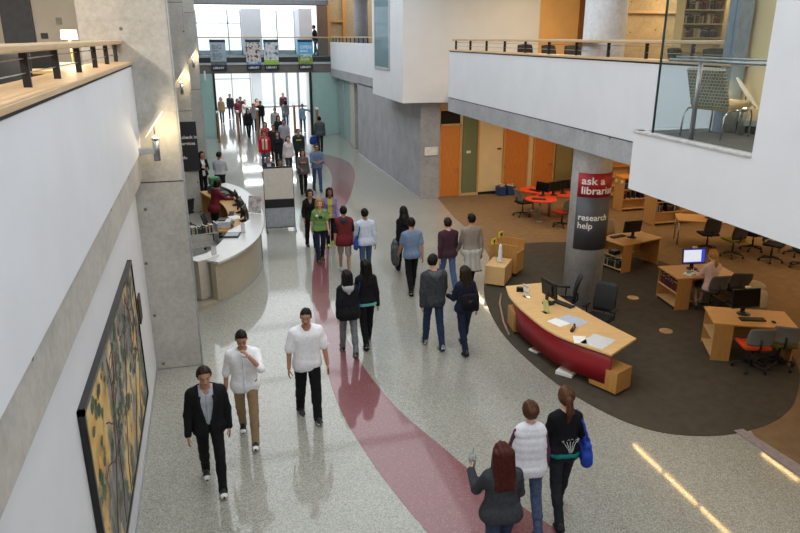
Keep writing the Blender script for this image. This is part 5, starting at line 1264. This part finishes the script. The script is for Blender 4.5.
# wooden gate posts by the entrance
for i, (x_, y_) in enumerate(((.52,40.0),(1.60,40.0),(2.75,41.0),(5.12,43.0),(6.15,40.6))):
    t = thing('gate_post', ('wooden gate post with a white cap, leftmost at the entrance','wooden gate post with a white cap, second from left','wooden gate post in the middle of the crowd','wooden gate post beside the person in pale blue','wooden gate post beside the right teal screen')[i], 'post', (x_, y_, 0))
    MB().box((-.055,-.22,0),(.055,.22,1.62)).build('body', wood('gate wood', (140,92,46), (160,108,58), 'Z'), t, bevel=.01); MB().box((-.075,-.23,1.62),(.075,.23,1.70)).build('cap', M('cap white', (230,232,236), .4), t)
# ceiling tubes over the library
n0 = 0
for x_, y0_ in ((8.93,8.46),(8.93,9.62),(8.93,10.78),(8.93,7.30),(11.55,9.7)):
    t = thing('ceiling_light', 'linear ceiling light under the library ceiling whose tube mirrors in the floor', 'ceiling light', (x_, y0_, 3.41), 0, 'linear lights under the library ceiling')
    MB().box((-.06,0,.02),(.06,1.15,.06)).build('housing', ALU, t); MB().cyl((0,.06,.0),(0,1.09,.0),.018,n=10).build('tube', glow('warm tube', (255,206,130), 24), t)
sconce('wall light with a tilted disc on the nearest concrete pier', -.82, 11.35, 4.16, 0, 15)
sconce('wall light with a tilted disc on the second concrete pier', -.72, 23.1, 4.30, 0, 15); sconce('wall light with a tilted disc on the third concrete pier', -.42, 32.9, 4.7, 0, 12)
sconce('wall light glowing on the inner wall of the bay', 7.10, 8.00, 4.72, 139, 3)
tag(MB().box((0,-.12,-.25),(.09,.12,.25)).build('wall_speaker', M('speaker white', (228,228,226), .5), loc=(-.02,41.2,3.55), bevel=.02), 'white loudspeaker box high by the left teal screen under the bridge', 'loudspeaker')
# ================================================================= PEOPLE
BK = (24,24,26); JEAN = (44,56,84); DJEAN = (34,42,60); GRY = (104,106,110); WSH = (236,237,240)
def loc2w(info, p):
    o = info['root']; a = o.rotation_euler.z; x, y = rot2(p[0], p[1], a); return Vector((o.location.x + x, o.location.y + y, o.location.z + p[2]))
def T1(n, c, **k): return dict(n=n, c=c, **k)
def LG(c, n='trousers', **k): return dict(n=n, c=c, **k)
lap = lambda t: .014 + .075*np.clip((t-.22)/.62, 0, 1)
opn = lambda t: .05 + .02*t
# ---- three men walking towards the viewer
G1 = 'people walking towards the viewer'; G2 = 'people walking away from the viewer'
b = person('man in a black blazer over a pale grey shirt, black trousers and sneakers', -.32, 8.02, 183, 1.74, 'm', 'tan', ('short','dark'),
       [T1('shirt', (176,180,188), infl=.010, sleeve=0, hem=.96, collar=2, neck=.05, placket=1, wrinkle=.002), T1('blazer', BK, infl=.026, hem=.80, open=lap, collar=1)], LG(BK), ((26,26,28),(222,222,218),1), ('L', .75),
       arms={'L':(-6,12,14,2),'R':(4,13,10,0)}, head=(4,12), group=G1)
mm = MB()
for sg in (-1, 1):
    co = b['made']['blazer'][1]; pts = []
    for zz, xx in ((1.40,.066),(1.33,.078),(1.24,.070),(1.12,.046),(1.02,.026)):
        zz2 = zz*b['k'] + b['dz'][2]; rows_ = []
        for dx in (0, .045*(1 if zz > 1.2 else .6)): rows_.append((sg*(xx+dx)*b['k'], surf_y(co, sg*(xx+dx+.01)*b['k'], zz2, False) + .006, zz2))
        pts.append(rows_)
    mm.sheet(pts if sg > 0 else pts[::-1], .006)
mm.build('lapels', cloth('cloth_lapel', (30,30,33)), b['root'])
person('man in a white rolled-sleeve shirt and khaki trousers, hand at his mouth', .19, 9.02, 176, 1.75, 'm', 'tan', ('buzz','black'),
       [T1('shirt', WSH, infl=.018, sleeve=1.12, hem=.79, collar=2, placket=1)], LG((150,126,94)), ((26,26,28),(226,226,222),1), ('L', .8), arms={'L':(58,12,120,40),'R':(-4,14,10,0)}, head=(4,24), group=G1)
person('man in a loose white t-shirt and baggy black trousers', 1.13, 9.38, 184, 1.82, 'm', 'tan', ('buzz','black'),
       [T1('t_shirt', (240,240,243), infl=.026, sleeve=.82, hem=.78, sr=.03)], LG(BK, r=1.14), ((30,30,32),(210,210,208)), ('L', .55), arms={'L':(4,15,14,0),'R':(-2,15,12,0)}, head=(-16,10), group=G1)
# ---- three women in the foreground, from behind
a1 = person('woman with long red hair in a charcoal sweater holding an iced drink', 2.62, 5.52, -6, 1.63, 'f', 'fair', ('long','red',-.36,1.22),
       [T1('sweater', (58,60,64), infl=.026, sleeve=2.0, hem=.86, sr=.022)], LG((56,68,92), 'jeans'), ((80,70,60),(60,50,44)), ('R', .6), arms={'L':(28,16,78,6),'R':(10,12,30,4)}, build=1.16, curl=(.75,.4), group='women in the foreground seen from behind')
a2 = person('woman in a white puffer vest over a plum top, hair in a bun', 3.25, 6.18, -8, 1.66, 'f', 'fair', ('bun','brown'),
       [T1('top', (96,56,78), infl=.016, sleeve=2.0, hem=.80), T1('vest', (226,227,232), infl=.030, sleeve=0, hem=.83, puff=1, fill=1, collar=2)], LG((70,86,112), 'jeans'), ((40,36,34),(220,220,216)), ('L', .7), arms={'L':(14,12,34,0),'R':(-4,13,14,0)}, group='women in the foreground seen from behind')
a3 = person('woman with a brown ponytail, black top with a white print and teal hem', 3.76, 6.30, -10, 1.72, 'f', 'fair', ('pony','brown'),
       [T1('undershirt', (30,126,120), infl=.016, sleeve=0, hem=.905), T1('top', (24,24,27), infl=.023, sleeve=2.0, hem=.965)], LG((38,40,46), 'jeans'), ((26,26,28),(30,30,30)), ('R', .9), arms={'L':(8,12,30,6),'R':(6,16,60,4)}, group='women in the foreground seen from behind')
co = a3['made']['top'][1]; k = a3['k']; zz = a3['dz'][2]; q = MB()
def stroke(pts, r=.006):
    q.tube([(x*k, surf_y(co, x*k, z*k+zz, True, .025) - .002, z*k+zz) for x, z in pts], r, 6)
for x0, tip in ((-.02,-.06),(.005,-.015),(.03,.03),(.055,.075),(.08,.125)):
    stroke([(.03 + x0*.3, .985), (.03+x0*.55, 1.02), (x0+.01, 1.06), ((x0+tip)/2+.01, 1.095), (tip+.01, 1.115)], .0035)
for x, z in ((-.05,1.12),(.02,1.135),(.06,1.14),(.12,1.125)): stroke([(x-.014, z), (x, z+.012), (x+.014, z)], .003)
q.build('back_print', M('white print', (222,220,214), .7), a3['root'])
# ---- pair by the burgundy line
b4 = person('woman in a black jacket with a pale grey hood and grey jeans', 2.17, 11.45, 2, 1.60, 'f', 'light', ('long','black',-.18), [T1('jacket', (26,27,30), fill=1, infl=.030, hem=.76, sr=.026, flare=.01)], LG((116,118,122), 'jeans'), ((28,28,30),(200,200,198)), ('L', .6), hood=(166,166,168), group=G2)
b5 = person('woman in a black sweater with a turquoise hem, black trousers, long hair', 2.58, 11.75, 4, 1.67, 'f', 'light', ('long','black',-.34), [T1('undershirt', (110,190,182), infl=.018, sleeve=0, hem=.86), T1('sweater', (24,24,28), infl=.026, hem=.925, sr=.016)], LG(BK), ((30,30,32),(196,196,194)), ('R', .7), head=(18,6), group=G2)
# ---- group in the middle of the hall
c1 = person('man in a steel blue t-shirt and black trousers', 4.20, 14.25, 2, 1.74, 'm', 'tan', ('short','black'), [T1('t_shirt', (112,132,160), infl=.018, sleeve=.7, hem=.84)], LG(BK), ((26,26,28),(222,222,218)), ('R', .7), group=G2)
c2 = person('woman in a black hooded top carrying a grey coat', 4.42, 15.65, 6, 1.66, 'f', 'light', ('hijab','black'), [T1('top', (22,22,25), infl=.026, hem=.74, flare=.01)], LG(BK), (BK, BK), ('L', .6), group=G2)
c3 = person('young man in a charcoal hoodie and blue jeans, head turned right', 3.77, 11.32, 2, 1.80, 'm', 'light', ('short','black'), [T1('hoodie', (62,64,68), fill=1, infl=.024, hem=.80, sr=.022)], LG(JEAN, 'jeans'), ((140,138,134),(210,208,204)), ('L', .6), hood=(84,88,94), head=(-38,6), group=G2)
c4 = person('woman in a navy jacket with a small black backpack', 4.28, 11.02, 4, 1.64, 'f', 'light', ('long','dark',-.24), [T1('jacket', (30,34,50), infl=.026, hem=.86, sr=.018)], LG(DJEAN, 'jeans'), ((60,50,44),(50,44,40)), ('R', .8), arms={'L':(12,14,70,4),'R':(-14,14,20,0)}, group=G2)
c5 = person('man in a dark maroon shirt and blue jeans', 5.02, 14.1, 4, 1.72, 'm', 'light', ('short','dark'), [T1('shirt', (62,42,52), infl=.022, sleeve=1.95, hem=.86)], LG((72,96,138), 'jeans'), ((40,40,42),(60,60,60)), ('L', .7), group=G2)
c6 = person('man in a taupe sweater with a pale jacket tied round his waist', 5.60, 14.15, 2, 1.76, 'm', 'tan', ('short','black'), [T1('sweater', (140,128,116), infl=.022, sleeve=1.9, hem=.92)], LG((40,42,48)), (BK, BK), ('R', .6), head=(14,0), group=G2)
S_ = Sdf((-.35,-.35,.35), (.35,.35,1.2), .013); k = c6['k']; dz_ = c6['dz']
S_.seg((-.10,-.02,.93), (.10,-.02,.93), .155, k=.03); S_.seg((-.12,-.10,.90), (-.12,-.13,.50), .08, .085, .06); S_.seg((.10,-.10,.90), (.11,-.13,.50), .08, .085, .06); S_.seg((0,-.12,.9), (0,-.14,.5), .07, .07, .06)
S_.cut(lambda X, Y, Z: np.maximum(np.maximum(Z - .98, .48 - Z), Y*.0 - 1) + 0*X + 0*Y); S_.cut(lambda X, Y, Z: np.maximum(np.minimum(Y - .08, .82 - Z), Y - .2) + 0*X)
S_.disp(lambda X, Y, Z: .006*np.sin(50*X + 6*Z)); co_, qd_ = S_.mesh(); np_obj('waist_jacket', co_, qd_, [cloth('cloth_waist', (176,174,168))], c6['root'])
MB().box((-.205,-.20,.46),(.205,-.11,.485)).build('jacket_hem', cloth('cloth_24_24_26', BK), c6['root'])
# ---- group by the burgundy bend
d1_ = person('woman with blond hair in a green polo shirt and jeans', 2.55, 17.1, 184, 1.66, 'f', 'fair', ('long','blond',-.17), [T1('polo_shirt', (118,154,88), infl=.020, sleeve=.72, hem=.88, neck=.09)], LG(DJEAN, 'jeans'), ((110,62,44),(90,56,40)), ('R', .5), head=(-8,6), group=G1)
kk, zz = d1_['k'], d1_['dz'][2]; cg = d1_['made']['polo_shirt'][1]
yy = surf_y(cg, 0, 1.27*kk+zz, False); MB().ball((-.022, yy+.006, 1.27*kk+zz), (.026,.01,.045), 10).ball((.028, yy+.006, 1.27*kk+zz), (.026,.01,.045), 10).build('hanging_sunglasses', PLAST, d1_['root'])
yy = surf_y(cg, .10*kk, 1.33*kk+zz, False); MB().box((.07, yy, 1.30*kk+zz), (.13, yy+.012, 1.35*kk+zz)).build('name_badge', PAPER, d1_['root'])
d2_ = person('man in a dark red vest over black sleeves and plaid shorts', 2.98, 16.0, -8, 1.68, 'm', 'tan', ('short','black'), [T1('t_shirt', (28,28,31), infl=.016, sleeve=.9, hem=.9), T1('vest', (114,42,46), infl=.034, sleeve=0, hem=.74, flare=.01)], dict(n='shorts', c=(150,140,130), len=.47, r=1.05, m=plaid('plaid cloth', (196,188,178), (96,74,74), (0,0,0))), ((200,200,200),(220,220,218)), ('L', .7), hood=(52,58,60), head=(6,2), group=G2)
d3_ = person('man in a pale blue-white shirt and jeans with a blue shoulder bag', 3.43, 15.6, 0, 1.68, 'm', 'tan', ('short','black'), [T1('shirt', (206,214,228), infl=.022, sleeve=1.95, hem=.84)], LG((70,88,122), 'jeans'), ((40,40,42),(90,90,90)), ('R', .6), group=G2)
person('woman in a black v-neck top left of the green polo shirt', 2.50, 18.42, 182, 1.64, 'f', 'tan', ('long','black',-.10), [T1('top', BK, infl=.020, sleeve=1.7, hem=.80, neck=.12)], LG(BK), (BK, BK), ('L', .5), arms={'R':(4,14,30,4)}, group=G1)
d5_ = person('woman in a lilac jacket over a yellow-green top, long dark hair', 3.06, 18.5, 178, 1.64, 'f', 'brown', ('long','black',-.30), [T1('top', (178,182,70), infl=.014, sleeve=0, hem=.84), T1('jacket', (140,124,164), infl=.024, sleeve=2.0, hem=.84, open=opn)], LG(BK), ((150,190,60),(190,210,90)), ('R', .6), group=G1)
# ---- pair in front of the whiteboard group
e1 = person('man in a denim blue shirt and jeans, sunglasses, arms folded in front', 3.82, 25.75, 182, 1.78, 'm', 'tan', ('short','dark'), [T1('shirt', (96,118,150), infl=.022, sleeve=1.5, hem=.86)], LG((58,80,118), 'jeans'), ((40,40,42),(60,60,60)), ('L', .6), arms={'L':(24,8,72,34),'R':(22,8,66,34)}, lod=1, group=G1)
MB().tube([tuple(e1['HL'](x, .098 - 1.2*abs(x)**1.6, .014)) for x in (-.06,-.035,-.012,.012,.035,.06)], [.008,.016,.01,.01,.016,.008]).build('sunglasses', PLAST, e1['root'])
e2 = person('woman in a dark grey hoodie with an orange chest print and black trousers', 3.22, 25.2, 180, 1.68, 'f', 'tan', ('long','black',-.16), [T1('hoodie', (84,86,90), infl=.032, hem=.80)], LG(BK), ((40,40,42),(210,210,208)), ('R', .6), arms={'R':(10,12,60,26)}, lod=1, group=G1)
cg = e2['made']['hoodie'][1]; kk, zz = e2['k'], e2['dz'][2]; q = MB()
q.sheet([[(x, surf_y(cg, x, z*kk+zz, False, .04) + .006, z*kk+zz) for x in (.11,.05,0,-.05,-.11)] for z in (1.30,1.24)], .006); q.build('chest_print', M('orange print', (214,104,52), .7), e2['root'])
e3 = person('man in a dark green hoodie with a yellow chest print', 3.75, 30.5, 180, 1.76, 'm', 'tan', ('short','black'), [T1('hoodie', (38,52,48), infl=.034, hem=.80)], LG((44,46,54)), (BK, BK), ('L', .5), lod=1, group=G1)
cg = e3['made']['hoodie'][1]; kk, zz = e3['k'], e3['dz'][2]; q = MB()
q.sheet([[(x, surf_y(cg, x, z*kk+zz, False, .04) + .006, z*kk+zz) for x in (.11,.05,0,-.05,-.11)] for z in (1.31,1.26)], .006); q.build('chest_print', M('yellow print', (220,180,60), .7), e3['root'])
e4 = person('person in a grey jacket seen from behind by the right teal screen', 5.40, 34.9, 2, 1.78, 'm', 'brown', ('short','black'), [T1('jacket', (72,80,86), infl=.032, hem=.80)], LG((40,42,48)), (BK, BK), ('R', .4), lod=1, group=G2)
e5 = person('person in a red jacket with a cream vest front in the entrance crowd', 2.27, 30.5, 180, 1.72, 'm', 'tan', ('short','dark'), [T1('jacket', (196,34,42), infl=.030, hem=.80), ], LG((84,100,128), 'jeans'), (BK, BK), ('L', .5), lod=1, group=G1)
cg = e5['made']['jacket'][1]; kk, zz = e5['k'], e5['dz'][2]; q = MB()
for sg in (-1, 1): q.sheet([[(sg*x, surf_y(cg, sg*x, z*kk+zz, False, .04) + .012, z*kk+zz) for x in (.03,.07,.115)][::sg] for z in (1.42,1.3,1.18,1.05,.95)], .03)
q.tube([(-.10,-.03,1.46*kk+zz),(-.05,-.09,1.48*kk+zz),(.05,-.09,1.48*kk+zz),(.10,-.03,1.46*kk+zz)], .035); q.build('scarf', cloth('cloth_cream', (214,206,190)), e5['root'])
person('woman in a dark coat peeking over the left half of the whiteboard', 1.90, 24.1, 180, 1.70, 'f', 'tan', ('short','black'), [T1('undershirt', (170,184,204), infl=.014, sleeve=0, hem=.9), T1('jacket', (40,44,54), infl=.03, hem=.78, open=opn)], LG(BK), (BK, BK), ('L', .4), lod=1, group='people behind the whiteboard')
person('person whose head shows above the right half of the whiteboard', 2.19, 23.2, 180, 1.70, 'm', 'brown', ('short','black'), [T1('shirt', (46,48,56), infl=.022, hem=.82)], LG(BK), (BK, BK), ('R', .4), lod=1, group='people behind the whiteboard')
# ---- the crowd towards the entrance (head positions from the photo)
CR_ = [
 (.93,49.0,180,1.72,'f','fair',('long','blond',-.1),(160,136,96),(70,80,100),'person in a mustard jacket at the left edge of the entrance crowd'),
 (1.62,51.5,180,1.74,'m','tan',('short','black'),(48,52,60),(50,60,80),'person in a slate jacket far back on the left of the entrance crowd'),
 (1.95,47.6,180,1.72,'f','tan',('long','dark',-.1),(100,40,48),(40,40,46),'person in a dark red coat left in the entrance crowd'),
 (2.22,48.9,180,1.74,'m','tan',('short','black'),(60,56,60),(40,44,60),'person in a dark shirt just behind the dark red coat'),
 (2.40,47.0,180,1.70,'f','fair',('short','brown'),(190,188,186),(70,80,100),'person in a light grey top behind the woman with the black dress'),
 (2.24,41.5,180,1.66,'f','light',('long','black',-.14),(34,32,36),(30,30,34),'woman in a long black dress at the left of the entrance crowd'),
 (2.72,44.0,180,1.70,'f','light',('short','dark'),(170,170,176),(60,66,84),'person in a pale grey shirt at the second gate post'),
 (3.18,47.3,180,1.72,'f','fair',('long','red',-.1),(150,110,96),(50,52,62),'woman with reddish hair at the back of the entrance crowd'),
 (3.26,45.3,180,1.74,'m','tan',('short','black'),(38,38,44),(34,36,44),'man in a black coat right of the middle gate post'),
 (3.73,40.7,180,1.72,'m','tan',('short','black'),(166,170,168),(90,92,96),'man in a grey-green shirt in the middle of the crowd'),
 (3.52,36.8,180,1.70,'f','light',('long','black',-.12),(40,40,46),(36,38,46),'woman in a black jacket in front of the grey-green shirt'),
 (2.63,34.2,180,1.68,'f','fair',('long','brown',-.12),(176,70,66),(70,76,96),'woman with tan hair in a red and cream top'),
 (2.88,32.7,180,1.72,'m','tan',('short','dark'),(44,42,46),(36,36,42),'man in a black coat beside the red jacket'),
 (3.56,34.5,180,1.74,'m','tan',('short','black'),(160,164,172),(70,76,90),'man in a plain grey t-shirt in the crowd'),
 (2.85,30.5,180,1.68,'f','light',('long','black',-.2),(34,34,38),(32,32,36),'woman with long black hair in a black coat right of the red jacket'),
 (3.14,29.1,180,1.66,'f','fair',('short','dark'),(214,206,206),(60,60,66),'woman in a cream top left of the dark green hoodie'),
 (5.36,51.4,180,1.74,'m','tan',('short','black'),(78,40,46),(50,54,70),'person in a dark maroon top far back by the doors'),
 (4.88,45.6,0,1.72,'f','tan',('long','black',-.14),(140,144,150),(78,100,138),'woman in a grey jacket and jeans seen from behind at the doors'),
 (5.62,43.0,178,1.70,'f','tan',('short','black'),(140,172,196),(60,76,120),'person in pale blue with one arm stretched out by the gate posts')]
for i, (x_, y_, r_, h_, sx_, sk_, hr_, tc, lc, lab) in enumerate(CR_):
    ar = {'L':(6,82,8,0)} if 'stretched' in lab else None
    sk = 'black dress' in lab
    person(lab, x_, y_, r_ + random.uniform(-10, 10), h_, sx_, sk_, hr_, [T1('jacket' if sum(tc) < 240 else 'shirt', tc, infl=.028, hem=.62 if sk else .80, sleeve=.7 if 't-shirt' in lab else 2.0, flare=.02 if sk else 0)], LG(lc), (BK, BK), ('LR'[i % 2], .6), arms=ar, lod=2, group='people in the entrance crowd', face=False)
person('person in black on the bridge beside the rightmost banner', 6.50, 42.5, 60, 1.74, 'f', 'tan', ('short','black'), [T1('shirt', BK, infl=.02, sleeve=.7)], LG((54,62,84), 'jeans'), (BK, BK), ('R', .4), lod=2, z=4.5, group='people on the upper level', face=False)
# ---- staff behind the counter and the reader at the desk
person('woman in a dark red cardigan leaning over the counter work table', -.05, 20.15, -62, 1.68, 'f', 'light', ('long','black',-.12), [T1('cardigan', (98,28,40), infl=.028, hem=.80)], LG(BK), (BK, BK), ('R', 0), arms={'L':(40,8,40,6),'R':(46,8,36,6)}, head=(0,28), lean=14, lod=1, group='library staff')
person('man in a pale grey shirt and dark trousers standing beyond the counter', .24, 25.1, -20, 1.72, 'm', 'brown', ('short','black'), [T1('shirt', (172,174,182), infl=.024, sleeve=1.5, hem=.96)], LG((30,30,34)), (BK, BK), ('R', .2), arms={'L':(20,8,60,14),'R':(20,8,60,14)}, head=(-10,14), lod=1, group='library staff')
person('woman in a black cardigan over white beyond the counter, next to the grey-shirted man', -.36, 25.7, 205, 1.68, 'f', 'tan', ('long','black',-.14), [T1('blouse', (220,214,216), infl=.014, sleeve=0, hem=.84), T1('cardigan', BK, infl=.026, hem=.84, open=opn)], LG(BK), (BK, BK), ('R', .2), arms={'L':(20,8,74,30),'R':(20,8,74,30)}, lod=1, group='library staff')
person('seated woman in a pale pink top with a blond ponytail at the lit screen', WC[0]-.01, WC[1]+.03, DB[2]+4, 1.68, 'f', 'fair', ('pony','blond'), [T1('top', (214,186,180), infl=.018, sleeve=1.9, hem=.86)], dict(n='shorts', c=BK, len=.36), ((150,120,96),(120,96,80)), ('R', 1), arms={'L':(34,10,52,10),'R':(38,10,50,10)}, sit=True, lean=6, z=.006, group='readers at the computers', face=False)
# ================================================================= WHAT THEY CARRY
def tote(label, info, p, c, w=.32, h=.34, d=.10, strap=None, rz=0, name='shoulder_bag', cat='bag', flap=None):
    pos = loc2w(info, p); t = thing(name, label, cat, pos, info['root'].rotation_euler.z + R(rz)); S_ = Sdf((-w,-d*1.5-.05,-h-.1), (w,d*1.5+.05,.1), .012)
    S_.seg((-w*.36,0,-h*.15), (w*.36,0,-h*.15), d*.32, k=.05); S_.seg((-w*.38,0,-h*.5), (w*.38,0,-h*.5), d*.52, k=.08); S_.seg((-w*.36,0,-h*.8), (w*.36,0,-h*.8), d*.5, k=.08)
    if h > .5:
        for q_ in (.3,.4,.6,.7): S_.seg((-w*.36,0,-h*q_), (w*.36,0,-h*q_), d*.5, k=.08)
    S_.cut(lambda X, Y, Z: Z + .02 + 0*X + 0*Y); S_.disp(lambda X, Y, Z: .004*np.sin(40*X + 30*Z)); co, qd = S_.mesh(); np_obj('bag_body', co, qd, [cloth('cloth_%d_%d_%d' % c, c)], t)
    if strap:
        wpts = [loc2w(info, s) for s in strap]; inv = (Matrix.Translation(pos) @ Matrix.Rotation(info['root'].rotation_euler.z + R(rz), 4, 'Z')).inverted()
        MB().tube([inv @ x for x in wpts], .014, 8).build('strap', cloth('cloth_%d_%d_%d' % c, c), t)
    return t
B1 = (44,72,168)
def sh(info, sg, dy=0, dz=.0): p = info['J']['sh' + ('L' if sg < 0 else 'R')]; return p
k = a3['k']; s0 = a3['J']['shR']
t = tote('bright blue tote bag with a pale blue corner on the ponytailed woman\'s right shoulder', a3, (s0[0]+.11, s0[1]-.05, 1.12), B1, .34, .36, .13, [(s0[0]+.10, s0[1]+.0, 1.06), (s0[0]+.05, s0[1]+.06, 1.30), (s0[0]-.015, s0[1]+.01, s0[2]+.085), (s0[0]+.05, s0[1]-.09, 1.30), (s0[0]+.11, s0[1]-.13, 1.06)], rz=80)
MB().cbox((-.06,-.066,-.27),(.14,.03,.11), rot=Matrix.Rotation(.3,3,'Y')).build('pale_corner', cloth('cloth_paleblue', (140,186,226)), t, bevel=.01)
s0 = b5['J']['shL']; tote('navy blue shoulder bag between the two dark-haired women', b5, (s0[0]-.06, s0[1]-.08, 1.10), (42,60,122), .26, .36, .10, [(s0[0]-.05, s0[1]-.02, 1.06), (s0[0]-.01, s0[1]+.06, 1.28), (s0[0]+.03, s0[1], s0[2]+.085), (s0[0]-.01, s0[1]-.10, 1.25), (s0[0]-.05, s0[1]-.12, 1.06)], rz=80)
s0 = d3_['J']['shL']; tote('royal blue shoulder bag at the hip of the pale-shirted man', d3_, (s0[0]-.04, s0[1]+.03, 1.05), (52,76,158), .30, .34, .12, [(s0[0]-.03, s0[1]+.05, 1.02), (s0[0]+.01, s0[1]+.10, 1.25), (s0[0]+.05, s0[1]+.0, s0[2]+.085), (s0[0]+.01, s0[1]-.12, 1.25), (s0[0]-.03, s0[1]-.06, 1.02)], rz=70)
h0 = e4['J']['wrL']; tote('blue bag hanging from the left hand of the grey-jacketed person', e4, (h0[0]-.02, h0[1], h0[2]-.10), (44,66,140), .40, .40, .20, [(h0[0]-.10, h0[1], h0[2]-.16), (h0[0], h0[1]+.02, h0[2]-.07), (h0[0]+.10, h0[1], h0[2]-.16)], name='hand_bag')
h0 = c2['J']['wrL']; tote('grey coat draped over the arm of the woman in the black hooded top', c2, (h0[0]-.06, h0[1]+.02, h0[2]+.12), (86,88,92), .34, .78, .16, None, rz=75, name='folded_coat', cat='coat')
p = c4['T'](0, -.20, 1.10); t = tote('small black backpack on the back of the woman in the navy jacket', c4, (0, p[1]+.015, 1.20), (26,26,30), .20, .27, .15, None, name='backpack')
for sg in (-1, 1):
    pts = [(sg*.06, .03, -.06), (sg*.085, .10, .02), (sg*.095, .20, .10), (sg*.10, .29, .06), (sg*.11, .33, -.06)]
    MB().tube(pts, .014).build('strap', cloth('cloth_26_26_30', (26,26,30)), t)
MB().sheet([[(-.05,-.070,-.20),(.05,-.070,-.20)],[(-.05,-.074,-.11),(.05,-.074,-.11)]], .02).build('front_pocket', cloth('cloth_pocket', (54,52,54)), t)
# iced drink in the red-haired woman's left hand
J = a1['J']; hp = loc2w(a1, J['wrL'] + J['fdL']*.075 + np.array([.035, .02, .0]))
t = thing('drink_cup', 'clear iced drink with a domed lid and green straw held by the red-haired woman', 'cup', hp - Vector((0,0,.06)))
MB().lathe([(.030,0),(.044,.14),(.042,.14),(.029,.004),(.001,.004)], n=20).build('cup', glass('cup plastic', (232,236,234), .35), t); MB().lathe([(.027,.006),(.036,.09),(.001,.09)], n=18).build('drink', M('iced coffee', (150,110,80), .3), t)
MB().lathe([(.047,.138),(.047,.146),(.043,.15),(.034,.178),(.016,.192),(.010,.192)], n=20).build('dome_lid', glass('lid plastic', (236,240,240), .3), t); MB().cyl((.0,.0,.05),(.012,.008,.262),.0045,n=8).build('straw', M('green straw', (30,130,74), .4), t)
